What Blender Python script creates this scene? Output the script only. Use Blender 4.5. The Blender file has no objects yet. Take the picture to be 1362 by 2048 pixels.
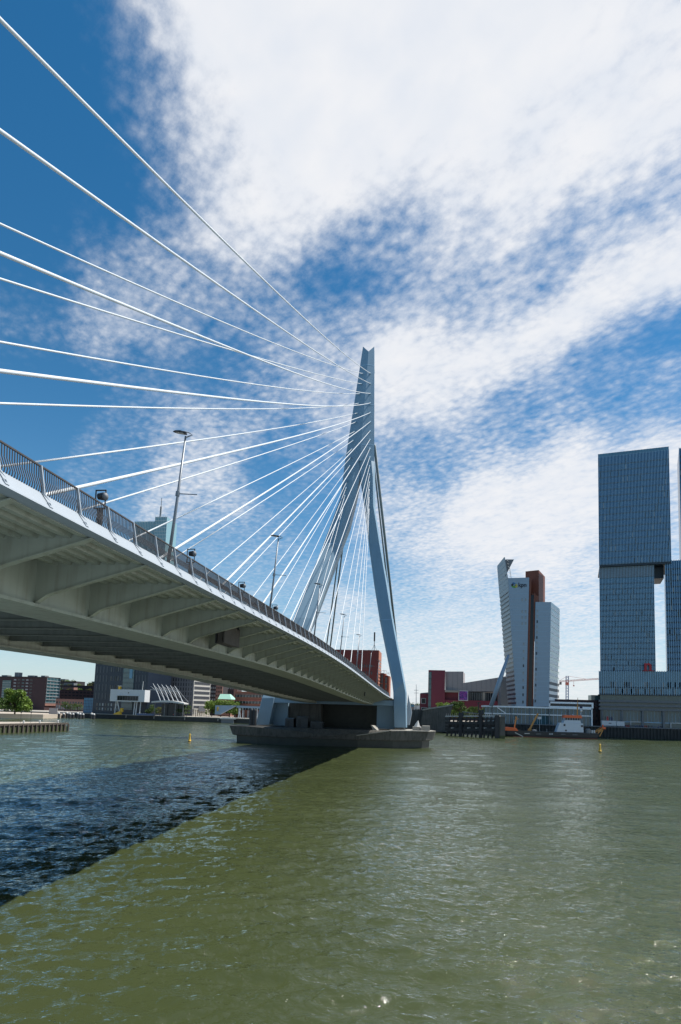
import bpy, bmesh, math, random
import numpy as np
from mathutils import Vector, Matrix, Quaternion

random.seed(7); rng = np.random.default_rng(11)
scene = bpy.context.scene; scene.render.engine = "CYCLES"
col = scene.collection
R = math.radians

# ------------------------------------------------------------------ camera
CAM_H = 12.0
FPX, PPX, PPY = 1200.0, 726.866, 1305.375        # focal length and principal point in photo pixels (1362 x 2048)
YAW, PITCH, ROLL = -0.1158191, 0.09726042, 0.02842467
_f = np.array([math.sin(YAW)*math.cos(PITCH), math.cos(YAW)*math.cos(PITCH), math.sin(PITCH)])
_r0 = np.array([math.cos(YAW), -math.sin(YAW), 0.0]); _u0 = np.cross(_r0, _f)
_r = math.cos(ROLL)*_r0 + math.sin(ROLL)*_u0
_u = -math.sin(ROLL)*_r0 + math.cos(ROLL)*_u0
cam = bpy.data.cameras.new('camera'); camo = bpy.data.objects.new('camera', cam); col.objects.link(camo)
camo.matrix_world = Matrix(((_r[0], _u[0], -_f[0], 0), (_r[1], _u[1], -_f[1], 0), (_r[2], _u[2], -_f[2], CAM_H), (0, 0, 0, 1)))
cam.sensor_fit = 'AUTO'; cam.sensor_width = 36.0
cam.lens = FPX/2048*36
cam.shift_x = (681-PPX)/2048; cam.shift_y = (PPY-1024)/2048
cam.clip_start = 0.5; cam.clip_end = 20000
scene.camera = camo
scene.cycles.use_denoising = True; scene.cycles.denoising_prefilter = 'ACCURATE'

def ray(x, y): return (x-PPX)/FPX*_r - (y-PPY)/FPX*_u + _f
_C = np.array([0, 0, CAM_H])
def onY(x, y, Y): d = ray(x, y); return _C + d*(Y/d[1])
def onX(x, y, X): d = ray(x, y); return _C + d*(X/d[0])
def onZ(x, y, Z=0.0): d = ray(x, y); return _C + d*((Z-CAM_H)/d[2])

# ------------------------------------------------------------------ light and exposure
SUN = np.array([0.574, 0.22, 1.0]); SUN = SUN/np.linalg.norm(SUN)
sun_el = math.asin(SUN[2]); sun_az = math.atan2(SUN[0], SUN[1])
scene.view_settings.view_transform = 'Standard'
scene.view_settings.look = 'None'
scene.view_settings.exposure = 0.55
scene.view_settings.gamma = 1.0

SKY_POINTS = [  # photo pixel -> share of cloud in that direction of the sky
 (60,60,0),(200,60,.08),(320,60,.62),(450,60,.95),(620,60,1),(820,60,1),(1020,60,.95),(1200,60,.85),(1330,60,.78),
 (60,210,0),(200,210,.04),(320,210,.34),(420,210,.85),(560,210,.97),(740,210,1),(920,210,.95),(1110,210,.85),(1310,210,.84),
 (60,350,.03),(200,350,.08),(330,350,.18),(430,350,.66),(580,350,.88),(740,350,.85),(900,350,.8),(1060,350,.82),(1230,350,.88),(1340,350,.8),
 (60,480,.08),(200,480,.16),(330,480,.42),(480,480,.7),(620,470,.66),(760,480,.45),(900,480,.62),(1040,480,.7),(1180,480,.5),(1330,480,.78),
 (60,570,.1),(230,570,.48),(380,570,.42),(520,570,.36),(650,565,.14),(770,570,.25),(900,570,.42),(1040,570,.55),(1180,570,.85),(1320,570,.9),
 (60,650,.25),(200,650,.42),(400,650,.26),(560,650,.4),(700,650,.5),(850,650,.72),(1000,650,.85),(1140,650,.9),(1240,650,.5),(1335,660,.05),
 (60,740,.08),(260,740,.18),(620,720,.5),(800,720,.86),(950,720,.84),(1080,730,.6),(1190,730,.1),(1290,720,.22),
 (60,820,.05),(300,820,.22),(500,800,.4),(660,800,.5),(810,800,.72),(940,800,.5),(1040,810,.15),(1160,790,.42),(1320,750,.62),(1330,810,.18),
 (220,900,.22),(440,880,.5),(600,900,.26),(820,890,.36),(930,900,.5),(1020,890,.62),(1160,880,.85),(1320,880,.9),
 (450,980,.6),(600,980,.25),(820,980,.62),(960,990,.84),(1120,980,.85),(1330,1000,.6),
 (430,1060,.25),(560,1070,.3),(820,1080,.6),(960,1080,.84),(1100,1080,.8),(1320,1110,.5),
 (540,1150,.3),(820,1180,.42),(960,1180,.5),(1160,1170,.62),(700,1280,.5),(830,1280,.55),(960,1280,.6),(1150,1260,.55),
 (60,1340,.2),(860,1360,.6),(1150,1360,.6),
 (1100,795,.35),(1225,695,.35),(1285,668,.2),(1362,640,.12),(1362,690,.04),(1210,755,.3),(1362,738,.72),(1255,772,.55),(1250,812,.08),(1362,785,.3),(1300,840,.75),(1200,845,.6),(1100,860,.6),(1000,845,.3),(250,100,.25),(270,160,.2),(1250,420,.35),(1340,405,.3),(1150,450,.45),(1100,540,.3),(1000,600,.35),(1250,520,.8),(640,540,.16),(710,545,.14),(560,610,.3),(700,480,.5),(800,500,.5),(560,480,.72),(500,400,.85),(640,400,.85),(400,300,.72),(360,250,.5),(620,640,.5),(480,600,.3),(300,620,.4),(450,760,.15),(130,760,.05),(350,860,.45),(520,960,.1),(390,980,.55),(620,1030,.15),(800,1000,.5),(860,930,.3),(780,1130,.3),(900,1135,.6),
 (1362,660,.05),(1300,692,.06),(1240,722,.1),(1180,757,.2),(1120,787,.28),(1060,816,.3),          # long blue gaps between the bands
 (1362,802,.1),(1300,816,.1),(1240,828,.15),(1160,848,.35),(1080,862,.36),(900,922,.35),(820,935,.35),
 (1362,385,.38),(1300,418,.32),(1180,482,.42),(1060,562,.32),(930,612,.36),(850,600,.42),
 (1362,520,.98),(1280,582,.98),(1200,632,.97),(1120,682,.94),(1040,722,.9),(960,752,.86),(880,792,.8),(1362,455,.9),(1290,500,.9)]

def build_world():
    w = bpy.data.worlds.new('World'); scene.world = w; w.use_nodes = True
    nt = w.node_tree; N = nt.nodes; L = nt.links; N.clear()
    out = N.new('ShaderNodeOutputWorld')
    sky = N.new('ShaderNodeTexSky'); sky.sky_type = 'NISHITA'; sky.sun_disc = False
    sky.sun_elevation = sun_el; sky.sun_rotation = sun_az
    sky.altitude = 0; sky.air_density = 1.0; sky.dust_density = 0.1; sky.ozone_density = 1.2
    bg = N.new('ShaderNodeBackground'); bg.inputs['Strength'].default_value = 0.082
    hs = N.new('ShaderNodeHueSaturation'); hs.inputs['Saturation'].default_value = 1.38; hs.inputs['Hue'].default_value = .492; L.new(sky.outputs[0], hs.inputs['Color'])
    tc = N.new('ShaderNodeTexCoord')
    nrm = N.new('ShaderNodeVectorMath'); nrm.operation = 'NORMALIZE'; L.new(tc.outputs['Generated'], nrm.inputs[0])
    D = nrm.outputs['Vector']
    def math_(op, a, b=None, c=None, clamp=False):
        n = N.new('ShaderNodeMath'); n.operation = op; n.use_clamp = clamp
        for i, v in enumerate((a, b, c)):
            if v is None: continue
            if isinstance(v, (int, float)): n.inputs[i].default_value = v
            else: L.new(v, n.inputs[i])
        return n.outputs[0]
    # wobble so that the cloud areas have ragged borders
    def noise(vec, scale, detail, rough, dist=0.0):
        n = N.new('ShaderNodeTexNoise'); n.inputs['Scale'].default_value = scale; n.inputs['Detail'].default_value = detail
        n.inputs['Roughness'].default_value = rough; n.inputs['Distortion'].default_value = dist
        L.new(vec, n.inputs['Vector']); return n
    wob = noise(D, 5.0, 3.0, 0.6)
    ws = N.new('ShaderNodeVectorMath'); ws.operation = 'SUBTRACT'; L.new(wob.outputs['Color'], ws.inputs[0]); ws.inputs[1].default_value = (.5, .5, .5)
    wm = N.new('ShaderNodeVectorMath'); wm.operation = 'SCALE'; L.new(ws.outputs[0], wm.inputs[0]); wm.inputs['Scale'].default_value = 0.05
    wa = N.new('ShaderNodeVectorMath'); wa.operation = 'ADD'; L.new(D, wa.inputs[0]); L.new(wm.outputs[0], wa.inputs[1])
    wn = N.new('ShaderNodeVectorMath'); wn.operation = 'NORMALIZE'; L.new(wa.outputs[0], wn.inputs[0])
    K = 1400.0
    sepw = N.new('ShaderNodeSeparateXYZ'); L.new(wn.outputs[0], sepw.inputs[0])
    dm = N.new('ShaderNodeMapRange'); L.new(sepw.outputs['X'], dm.inputs['Value']); dm.inputs['From Min'].default_value = -.6; dm.inputs['From Max'].default_value = .35
    dm.inputs['To Min'].default_value = .03; dm.inputs['To Max'].default_value = .36; dcov = dm.outputs[0]     # clear to the left, fleecy to the right
    sw, swc = None, None
    for (x, y, c) in SKY_POINTS:
        d = ray(x, y); d = d/np.linalg.norm(d)
        dot = N.new('ShaderNodeVectorMath'); dot.operation = 'DOT_PRODUCT'
        L.new(wn.outputs[0], dot.inputs[0]); dot.inputs[1].default_value = tuple(d)
        e = math_('EXPONENT', math_('MULTIPLY_ADD', dot.outputs['Value'], K, -K))
        sw = math_('ADD', e, 2e-5) if sw is None else math_('ADD', sw, e)
        swc = math_('MULTIPLY_ADD', e, c, math_('MULTIPLY', dcov, 2e-5)) if swc is None else math_('MULTIPLY_ADD', e, c, swc)
    cov = math_('DIVIDE', swc, sw)
    # cloud-layer plane coordinates
    sep = N.new('ShaderNodeSeparateXYZ'); L.new(D, sep.inputs[0])
    # pale summer haze low over the horizon, all the way round
    hz = N.new('ShaderNodeMix'); hz.data_type = 'RGBA'; L.new(math_('MULTIPLY', math_('EXPONENT', math_('MULTIPLY', math_('MAXIMUM', sep.outputs['Z'], 0.0), -9.0)), .8), hz.inputs['Factor'])
    L.new(hs.outputs[0], hz.inputs[6]); hz.inputs[7].default_value = (3.7, 5.2, 6.6, 1); L.new(hz.outputs[2], bg.inputs['Color'])
    zz = math_('ADD', math_('MAXIMUM', sep.outputs['Z'], 0.0), 0.10)
    px = math_('DIVIDE', sep.outputs['X'], zz); py = math_('DIVIDE', sep.outputs['Y'], zz)
    cmb = N.new('ShaderNodeCombineXYZ'); L.new(px, cmb.inputs[0]); L.new(py, cmb.inputs[1])
    mp = N.new('ShaderNodeMapping'); mp.vector_type = 'TEXTURE'; mp.inputs['Rotation'].default_value = (0, 0, R(139.5)); mp.inputs['Scale'].default_value = (4.5, 1.0, 1.0)
    L.new(cmb.outputs[0], mp.inputs['Vector'])
    P = mp.outputs['Vector']
    n1 = noise(P, 4.5, 7.0, 0.6, 0.25).outputs[0]
    mp2 = N.new('ShaderNodeMapping'); mp2.vector_type = 'TEXTURE'; mp2.inputs['Rotation'].default_value = (0, 0, R(139.5)); mp2.inputs['Scale'].default_value = (1.25, 1.0, 1.0)
    L.new(cmb.outputs[0], mp2.inputs['Vector'])
    n2 = noise(mp2.outputs['Vector'], 38.0, 6.0, 0.68, 0.0).outputs[0]
    n3 = noise(mp2.outputs['Vector'], 13.0, 3.0, 0.5, 0.2).outputs[0]
    # little cotton puffs: warped cells
    wv = noise(mp2.outputs['Vector'], 14.0, 2.0, 0.5).outputs['Color']
    va = N.new('ShaderNodeVectorMath'); va.operation = 'MULTIPLY_ADD'; L.new(wv, va.inputs[0]); va.inputs[1].default_value = (.035, .035, 0); L.new(mp2.outputs['Vector'], va.inputs[2])
    vo = N.new('ShaderNodeTexVoronoi'); vo.feature = 'SMOOTH_F1'; vo.inputs['Scale'].default_value = 52.0; vo.inputs['Smoothness'].default_value = .6; L.new(va.outputs[0], vo.inputs['Vector'])
    puff = math_('SUBTRACT', .42, vo.outputs['Distance'])
    det = math_('ADD', math_('MULTIPLY', math_('SUBTRACT', n1, 0.5), 0.5),
                math_('ADD', math_('MULTIPLY', math_('SUBTRACT', n2, 0.5), 0.85), math_('ADD', math_('MULTIPLY', math_('SUBTRACT', n3, 0.5), 0.28), math_('MULTIPLY', puff, 0.34))))
    # texture strongest at half cover
    half = math_('MULTIPLY', math_('MULTIPLY', cov, math_('SUBTRACT', 1.14, cov)), 2.35)
    a = math_('MULTIPLY_ADD', det, half, math_('MULTIPLY', math_('POWER', cov, 1.0), 1.06))
    mr = N.new('ShaderNodeMapRange'); mr.interpolation_type = 'SMOOTHSTEP'; L.new(a, mr.inputs['Value'])
    mr.inputs['From Min'].default_value = 0.10; mr.inputs['From Max'].default_value = 0.92; mr.inputs['To Max'].default_value = 0.97
    cb = N.new('ShaderNodeBackground'); cb.inputs['Strength'].default_value = 0.64
    cr = N.new('ShaderNodeMapRange'); L.new(n3, cr.inputs['Value']); cr.inputs['From Min'].default_value = .3; cr.inputs['From Max'].default_value = .7
    cm = N.new('ShaderNodeMix'); cm.data_type = 'RGBA'; L.new(cr.outputs[0], cm.inputs['Factor'])
    cm.inputs[6].default_value = (.86, .90, .97, 1); cm.inputs[7].default_value = (.96, .97, 1.0, 1)
    L.new(cm.outputs[2], cb.inputs['Color'])
    ms = N.new('ShaderNodeMixShader'); L.new(mr.outputs[0], ms.inputs[0]); L.new(bg.outputs[0], ms.inputs[1]); L.new(cb.outputs[0], ms.inputs[2])
    L.new(ms.outputs[0], out.inputs['Surface'])
build_world()

sl = bpy.data.lights.new('sun', 'SUN'); sl.energy = 4.6; sl.angle = R(0.53); sl.color = (1.0, .955, .89)
so = bpy.data.objects.new('sun', sl); col.objects.link(so)
so.rotation_mode = 'QUATERNION'; so.rotation_quaternion = Vector(SUN).to_track_quat('Z', 'Y'); so.location = (200, 100, 400)

# ------------------------------------------------------------------ materials
MATS = {}
def pm(name, c, rough=.55, metal=0.0, var=.14, scale=.6, bump=0.0, streak=0.0, dirt=(.1, .08, .05), spec=.5, fine=0.0):
    """one procedural paint / stone / glass; colour wanders with noise, streak adds run-down dirt"""
    m = bpy.data.materials.new(name); m.use_nodes = True; nt = m.node_tree; N = nt.nodes; L = nt.links
    b = N['Principled BSDF']; b.inputs['Roughness'].default_value = rough; b.inputs['Metallic'].default_value = metal
    b.inputs['Specular IOR Level'].default_value = spec
    tc = N.new('ShaderNodeTexCoord'); v = tc.outputs['Object']
    n = N.new('ShaderNodeTexNoise'); n.inputs['Scale'].default_value = scale; n.inputs['Detail'].default_value = 6; n.inputs['Roughness'].default_value = .65
    L.new(v, n.inputs['Vector'])
    mx = N.new('ShaderNodeMix'); mx.data_type = 'RGBA'
    mx.inputs[6].default_value = tuple(max(0, x*(1-var*1.6)) for x in c)+(1,)
    mx.inputs[7].default_value = tuple(min(1, x*(1+var*1.2)) for x in c)+(1,)
    L.new(n.outputs[0], mx.inputs['Factor']); src = mx.outputs[2]
    if streak:
        mp = N.new('ShaderNodeMapping'); mp.inputs['Scale'].default_value = (1.6, 1.6, .12); L.new(v, mp.inputs['Vector'])
        s = N.new('ShaderNodeTexNoise'); s.inputs['Scale'].default_value = 1.3; s.inputs['Detail'].default_value = 5; L.new(mp.outputs[0], s.inputs['Vector'])
        mr = N.new('ShaderNodeMapRange'); L.new(s.outputs[0], mr.inputs['Value']); mr.inputs['From Min'].default_value = .48; mr.inputs['From Max'].default_value = .75; mr.inputs['To Max'].default_value = streak
        m2 = N.new('ShaderNodeMix'); m2.data_type = 'RGBA'; L.new(mr.outputs[0], m2.inputs['Factor']); L.new(src, m2.inputs[6]); m2.inputs[7].default_value = tuple(dirt)+(1,)
        src = m2.outputs[2]
    L.new(src, b.inputs['Base Color'])
    if bump:
        bp = N.new('ShaderNodeBump'); bp.inputs['Strength'].default_value = bump; bp.inputs['Distance'].default_value = .08
        n4 = N.new('ShaderNodeTexNoise'); n4.inputs['Scale'].default_value = 4*scale+1; n4.inputs['Detail'].default_value = 6; L.new(v, n4.inputs['Vector'])
        L.new(n4.outputs[0], bp.inputs['Height']); L.new(bp.outputs[0], b.inputs['Normal'])
    MATS[name] = m; return m

pm('bridge_white', (.33, .37, .405), .42, var=.06, scale=.35, streak=.10, dirt=(.34, .32, .27))
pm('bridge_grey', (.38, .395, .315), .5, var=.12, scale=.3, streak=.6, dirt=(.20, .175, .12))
pm('bridge_grey_shaded', (.19, .20, .165), .6, var=.2, scale=.3, streak=.5, dirt=(.09, .085, .07))  # darker copy of the grey: shade between the girders put into the colour
pm('pylon_paint', (.205, .315, .40), .4, var=.09, scale=.10, streak=.22, dirt=(.17, .22, .25))
pm('cable_white', (.62, .65, .66), .4, var=.05, scale=.5)
pm('cable_dark', (.16, .20, .21), .5, var=.1)
pm('rail_dark', (.085, .075, .07), .5, .3, var=.2, scale=3)
pm('lamp_grey', (.22, .24, .26), .45, .4, var=.1)
pm('lamp_dark', (.05, .055, .06), .6, var=.2)
pm('black_steel', (.025, .025, .027), .5, var=.25, scale=2)
pm('asphalt', (.05, .05, .05), .9, var=.2)
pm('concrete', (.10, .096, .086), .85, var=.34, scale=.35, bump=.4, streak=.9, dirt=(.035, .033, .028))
pm('concrete_wet_shade', (.035, .038, .03), .6, var=.4, scale=.5, bump=.4)  # wet footings; on the pier's back wall it stands in for shade
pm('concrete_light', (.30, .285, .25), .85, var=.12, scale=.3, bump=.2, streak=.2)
pm('paving', (.34, .31, .27), .9, var=.15, scale=.2)
pm('quay_dark', (.045, .045, .042), .85, var=.4, scale=.4, bump=.4, streak=.4, dirt=(.015, .015, .012))
pm('timber', (.075, .062, .05), .85, var=.3, scale=.8, bump=.4)
pm('timber_algae', (.06, .075, .03), .8, var=.45, scale=1.2, bump=.4)
pm('timber_deck', (.42, .36, .29), .85, var=.15, scale=.4)
pm('tarred', (.022, .024, .028), .6, var=.4, scale=.7)
pm('white_paint', (.55, .57, .58), .45, var=.05)
pm('off_white', (.52, .52, .50), .5, var=.08)
pm('yellow_paint', (.62, .38, .03), .5, var=.12, scale=2)
pm('orange_paint', (.72, .13, .03), .45, var=.1)
pm('ochre_paint', (.48, .23, .05), .5, var=.15)
pm('hull_black', (.014, .014, .018), .35, var=.4, scale=.8)
pm('hull_red', (.16, .03, .02), .5, var=.3)
pm('boat_white', (.52, .57, .63), .4, var=.05, streak=.12, dirt=(.3, .2, .12))
pm('glass_dark', (.012, .018, .024), .1, var=.4, scale=.4, spec=.35)
pm('glass_teal', (.04, .10, .115), .1, var=.35, scale=.25, spec=.7)
pm('glass_blue', (.05, .22, .36), .1, var=.2, scale=.3, spec=.6)
pm('glass_tower', (.02, .115, .24), .2, .1, var=.22, scale=.16, spec=.7)
pm('glass_lower', (.065, .175, .275), .2, .1, var=.22, scale=.16, spec=.7)
pm('teal_pale', (.20, .36, .41), .2, var=.1)
pm('glass_podium', (.12, .23, .30), .25, .1, var=.25, scale=.2, spec=.7)
pm('fin_grey', (.29, .45, .58), .5, .1, var=.06)
pm('slab_dark', (.03, .045, .06), .5, var=.1)
pm('stone_grey', (.15, .16, .17), .6, var=.08, scale=.2)
pm('panel_blue_grey', (.26, .335, .41), .35, .1, var=.05, scale=.12)
pm('panel_white', (.84, .86, .86), .4, var=.05, scale=.15)
pm('band_glass', (.45, .52, .53), .2, var=.1, spec=.6)
pm('louvre', (.25, .29, .32), .4, .2, var=.07)
pm('louvre_gap', (.025, .035, .05), .3, var=.2)
pm('rust_panel', (.175, .052, .028), .6, var=.12, scale=.2)
pm('theatre_red', (.16, .022, .04), .6, var=.08, scale=.1)
pm('theatre_grey', (.30, .28, .28), .6, var=.06, scale=.1)
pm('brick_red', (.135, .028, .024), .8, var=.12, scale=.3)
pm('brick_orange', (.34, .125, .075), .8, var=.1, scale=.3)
pm('brick_brown', (.052, .027, .029), .8, var=.15, scale=.3)
pm('brick_dark', (.03, .024, .027), .8, var=.25, scale=.3)
pm('brick_pink', (.27, .14, .11), .8, var=.12, scale=.3)
pm('navy_metal', (.009, .018, .034), .4, .2, var=.15, scale=.1)
pm('grey_stone_clad', (.12, .125, .14), .7, var=.08, scale=.15)
pm('cream_stone', (.56, .53, .47), .7, var=.06, scale=.15)
pm('window_dark', (.03, .035, .042), .12, var=.5, scale=.09, spec=.6)
pm('window_light', (.30, .32, .33), .2, var=.5, scale=.12)
pm('copper_green', (.30, .52, .42), .6, var=.1)
pm('bark', (.07, .05, .035), .9, var=.3, scale=2)
pm('skin', (.45, .27, .2), .6, var=.05)
pm('cloth_white', (.6, .6, .58), .8, var=.1)
pm('cloth_red', (.4, .05, .05), .8, var=.1)
pm('cloth_navy', (.03, .04, .09), .8, var=.1)
pm('trousers', (.03, .035, .05), .8, var=.1)
pm('red_sign', (.42, .01, .02), .4, var=.05)
pm('logo_dark', (.012, .016, .03), .4, var=.05)
pm('logo_green', (.10, .30, .04), .4, var=.05)
pm('logo_yellow', (.45, .38, .06), .4, var=.05)
pm('logo_blue', (.03, .12, .3), .4, var=.05)
pm('crane_red', (.45, .12, .08), .5, var=.1)
pm('crane_blue', (.10, .18, .32), .5, var=.1)
pm('hill_green', (.06, .085, .035), .9, var=.4, scale=.05)
pm('canvas_blue', (.10, .14, .24), .7, var=.1)

def leaf_mat(name, c):
    m = bpy.data.materials.new(name); m.use_nodes = True; nt = m.node_tree; N = nt.nodes; L = nt.links
    b = N['Principled BSDF']; b.inputs['Roughness'].default_value = .6
    g = N.new('ShaderNodeNewGeometry'); ra = N.new('ShaderNodeValToRGB'); L.new(g.outputs['Random Per Island'], ra.inputs[0])
    ra.color_ramp.elements[0].color = tuple(x*.6 for x in c)+(1,); ra.color_ramp.elements[1].color = tuple(x*1.5 for x in c)+(1,)
    L.new(ra.outputs[0], b.inputs['Base Color'])
    t = N.new('ShaderNodeBsdfTranslucent'); L.new(ra.outputs[0], t.inputs['Color'])
    ms = N.new('ShaderNodeMixShader'); ms.inputs[0].default_value = .3; L.new(b.outputs[0], ms.inputs[1]); L.new(t.outputs[0], ms.inputs[2])
    L.new(ms.outputs[0], N['Material Output'].inputs['Surface']); MATS[name] = m
leaf_mat('leaf_deep', (.055, .10, .018)); leaf_mat('leaf_bright', (.13, .20, .03)); leaf_mat('leaf_olive', (.10, .11, .02))

def poster_mat():
    m = bpy.data.materials.new('poster'); m.use_nodes = True; N = m.node_tree.nodes; L = m.node_tree.links
    b = N['Principled BSDF']; b.inputs['Roughness'].default_value = .5
    tc = N.new('ShaderNodeTexCoord'); n = N.new('ShaderNodeTexNoise'); n.inputs['Scale'].default_value = .35; n.inputs['Detail'].default_value = 3; n.inputs['Distortion'].default_value = 1.5
    L.new(tc.outputs['Object'], n.inputs['Vector']); r = N.new('ShaderNodeValToRGB'); L.new(n.outputs[0], r.inputs[0])
    e = r.color_ramp.elements; e[0].position = .3; e[0].color = (.02, .02, .09, 1); e[1].position = .72; e[1].color = (.05, .25, .45, 1)
    for p, c in ((.45, (.08, .04, .22, 1)), (.56, (.30, .04, .28, 1)), (.63, (.12, .08, .4, 1))):
        x = e.new(p); x.color = c
    L.new(r.outputs[0], b.inputs['Base Color']); MATS['poster'] = m
poster_mat()

def water_mat():
    m = bpy.data.materials.new('water'); m.use_nodes = True; nt = m.node_tree; N = nt.nodes; L = nt.links
    N.remove(N['Principled BSDF'])
    # silty body of the river (light scattered below the surface does not follow the ripples) under a rippled mirror film
    b = N.new('ShaderNodeBsdfDiffuse'); up = N.new('ShaderNodeCombineXYZ'); up.inputs[2].default_value = 1.0; L.new(up.outputs[0], b.inputs['Normal'])
    gl = N.new('ShaderNodeBsdfGlossy'); gl.inputs['Roughness'].default_value = .05; gl.inputs['Color'].default_value = (1, 1, 1, 1)
    fr = N.new('ShaderNodeFresnel'); fr.inputs['IOR'].default_value = 1.33
    ms = N.new('ShaderNodeMixShader'); L.new(fr.outputs[0], ms.inputs[0]); L.new(b.outputs[0], ms.inputs[1]); L.new(gl.outputs[0], ms.inputs[2])
    L.new(ms.outputs[0], N['Material Output'].inputs['Surface'])
    tc = N.new('ShaderNodeTexCoord'); v = tc.outputs['Object']
    n = N.new('ShaderNodeTexNoise'); n.inputs['Scale'].default_value = .035; n.inputs['Detail'].default_value = 5; L.new(v, n.inputs['Vector'])
    r = N.new('ShaderNodeValToRGB'); L.new(n.outputs[0], r.inputs[0]); e = r.color_ramp.elements
    e[0].position = .32; e[0].color = (.039, .050, .0195, 1); e[1].position = .7; e[1].color = (.049, .061, .026, 1)
    L.new(r.outputs[0], b.inputs['Color'])
    def nz(sc, det, vec, rot=25, sx=.55):
        mp = N.new('ShaderNodeMapping'); mp.inputs['Rotation'].default_value = (0, 0, R(rot)); mp.inputs['Scale'].default_value = (sx, 1, 1); L.new(vec, mp.inputs[0])
        k = N.new('ShaderNodeTexNoise'); k.inputs['Scale'].default_value = sc; k.inputs['Detail'].default_value = det; k.inputs['Roughness'].default_value = .6; k.inputs['Distortion'].default_value = .35
        L.new(mp.outputs[0], k.inputs['Vector']); return k.outputs[0]
    # gust patches: some stretches are ruffled, others slick
    g = N.new('ShaderNodeTexNoise'); g.inputs['Scale'].default_value = .022; g.inputs['Detail'].default_value = 3; L.new(v, g.inputs['Vector'])
    gr = N.new('ShaderNodeMapRange'); L.new(g.outputs[0], gr.inputs['Value']); gr.inputs['From Min'].default_value = .35; gr.inputs['From Max'].default_value = .65
    gr.inputs['To Min'].default_value = .45; gr.inputs['To Max'].default_value = 1.0
    b1 = N.new('ShaderNodeBump'); b1.inputs['Distance'].default_value = .42; L.new(gr.outputs[0], b1.inputs['Strength']); L.new(nz(1.05, 5, v), b1.inputs['Height'])
    b2 = N.new('ShaderNodeBump'); b2.inputs['Distance'].default_value = .6; b2.inputs['Strength'].default_value = .55; L.new(nz(.21, 3, v, 40, .6), b2.inputs['Height'])
    b3 = N.new('ShaderNodeBump'); b3.inputs['Distance'].default_value = .14; b3.inputs['Strength'].default_value = .6; L.new(nz(4.2, 3, v, 15, .6), b3.inputs['Height'])
    L.new(b2.outputs[0], b1.inputs['Normal']); L.new(b1.outputs[0], b3.inputs['Normal']); L.new(b3.outputs[0], gl.inputs['Normal']); L.new(b3.outputs[0], fr.inputs['Normal'])
    MATS['water'] = m
water_mat()

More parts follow.
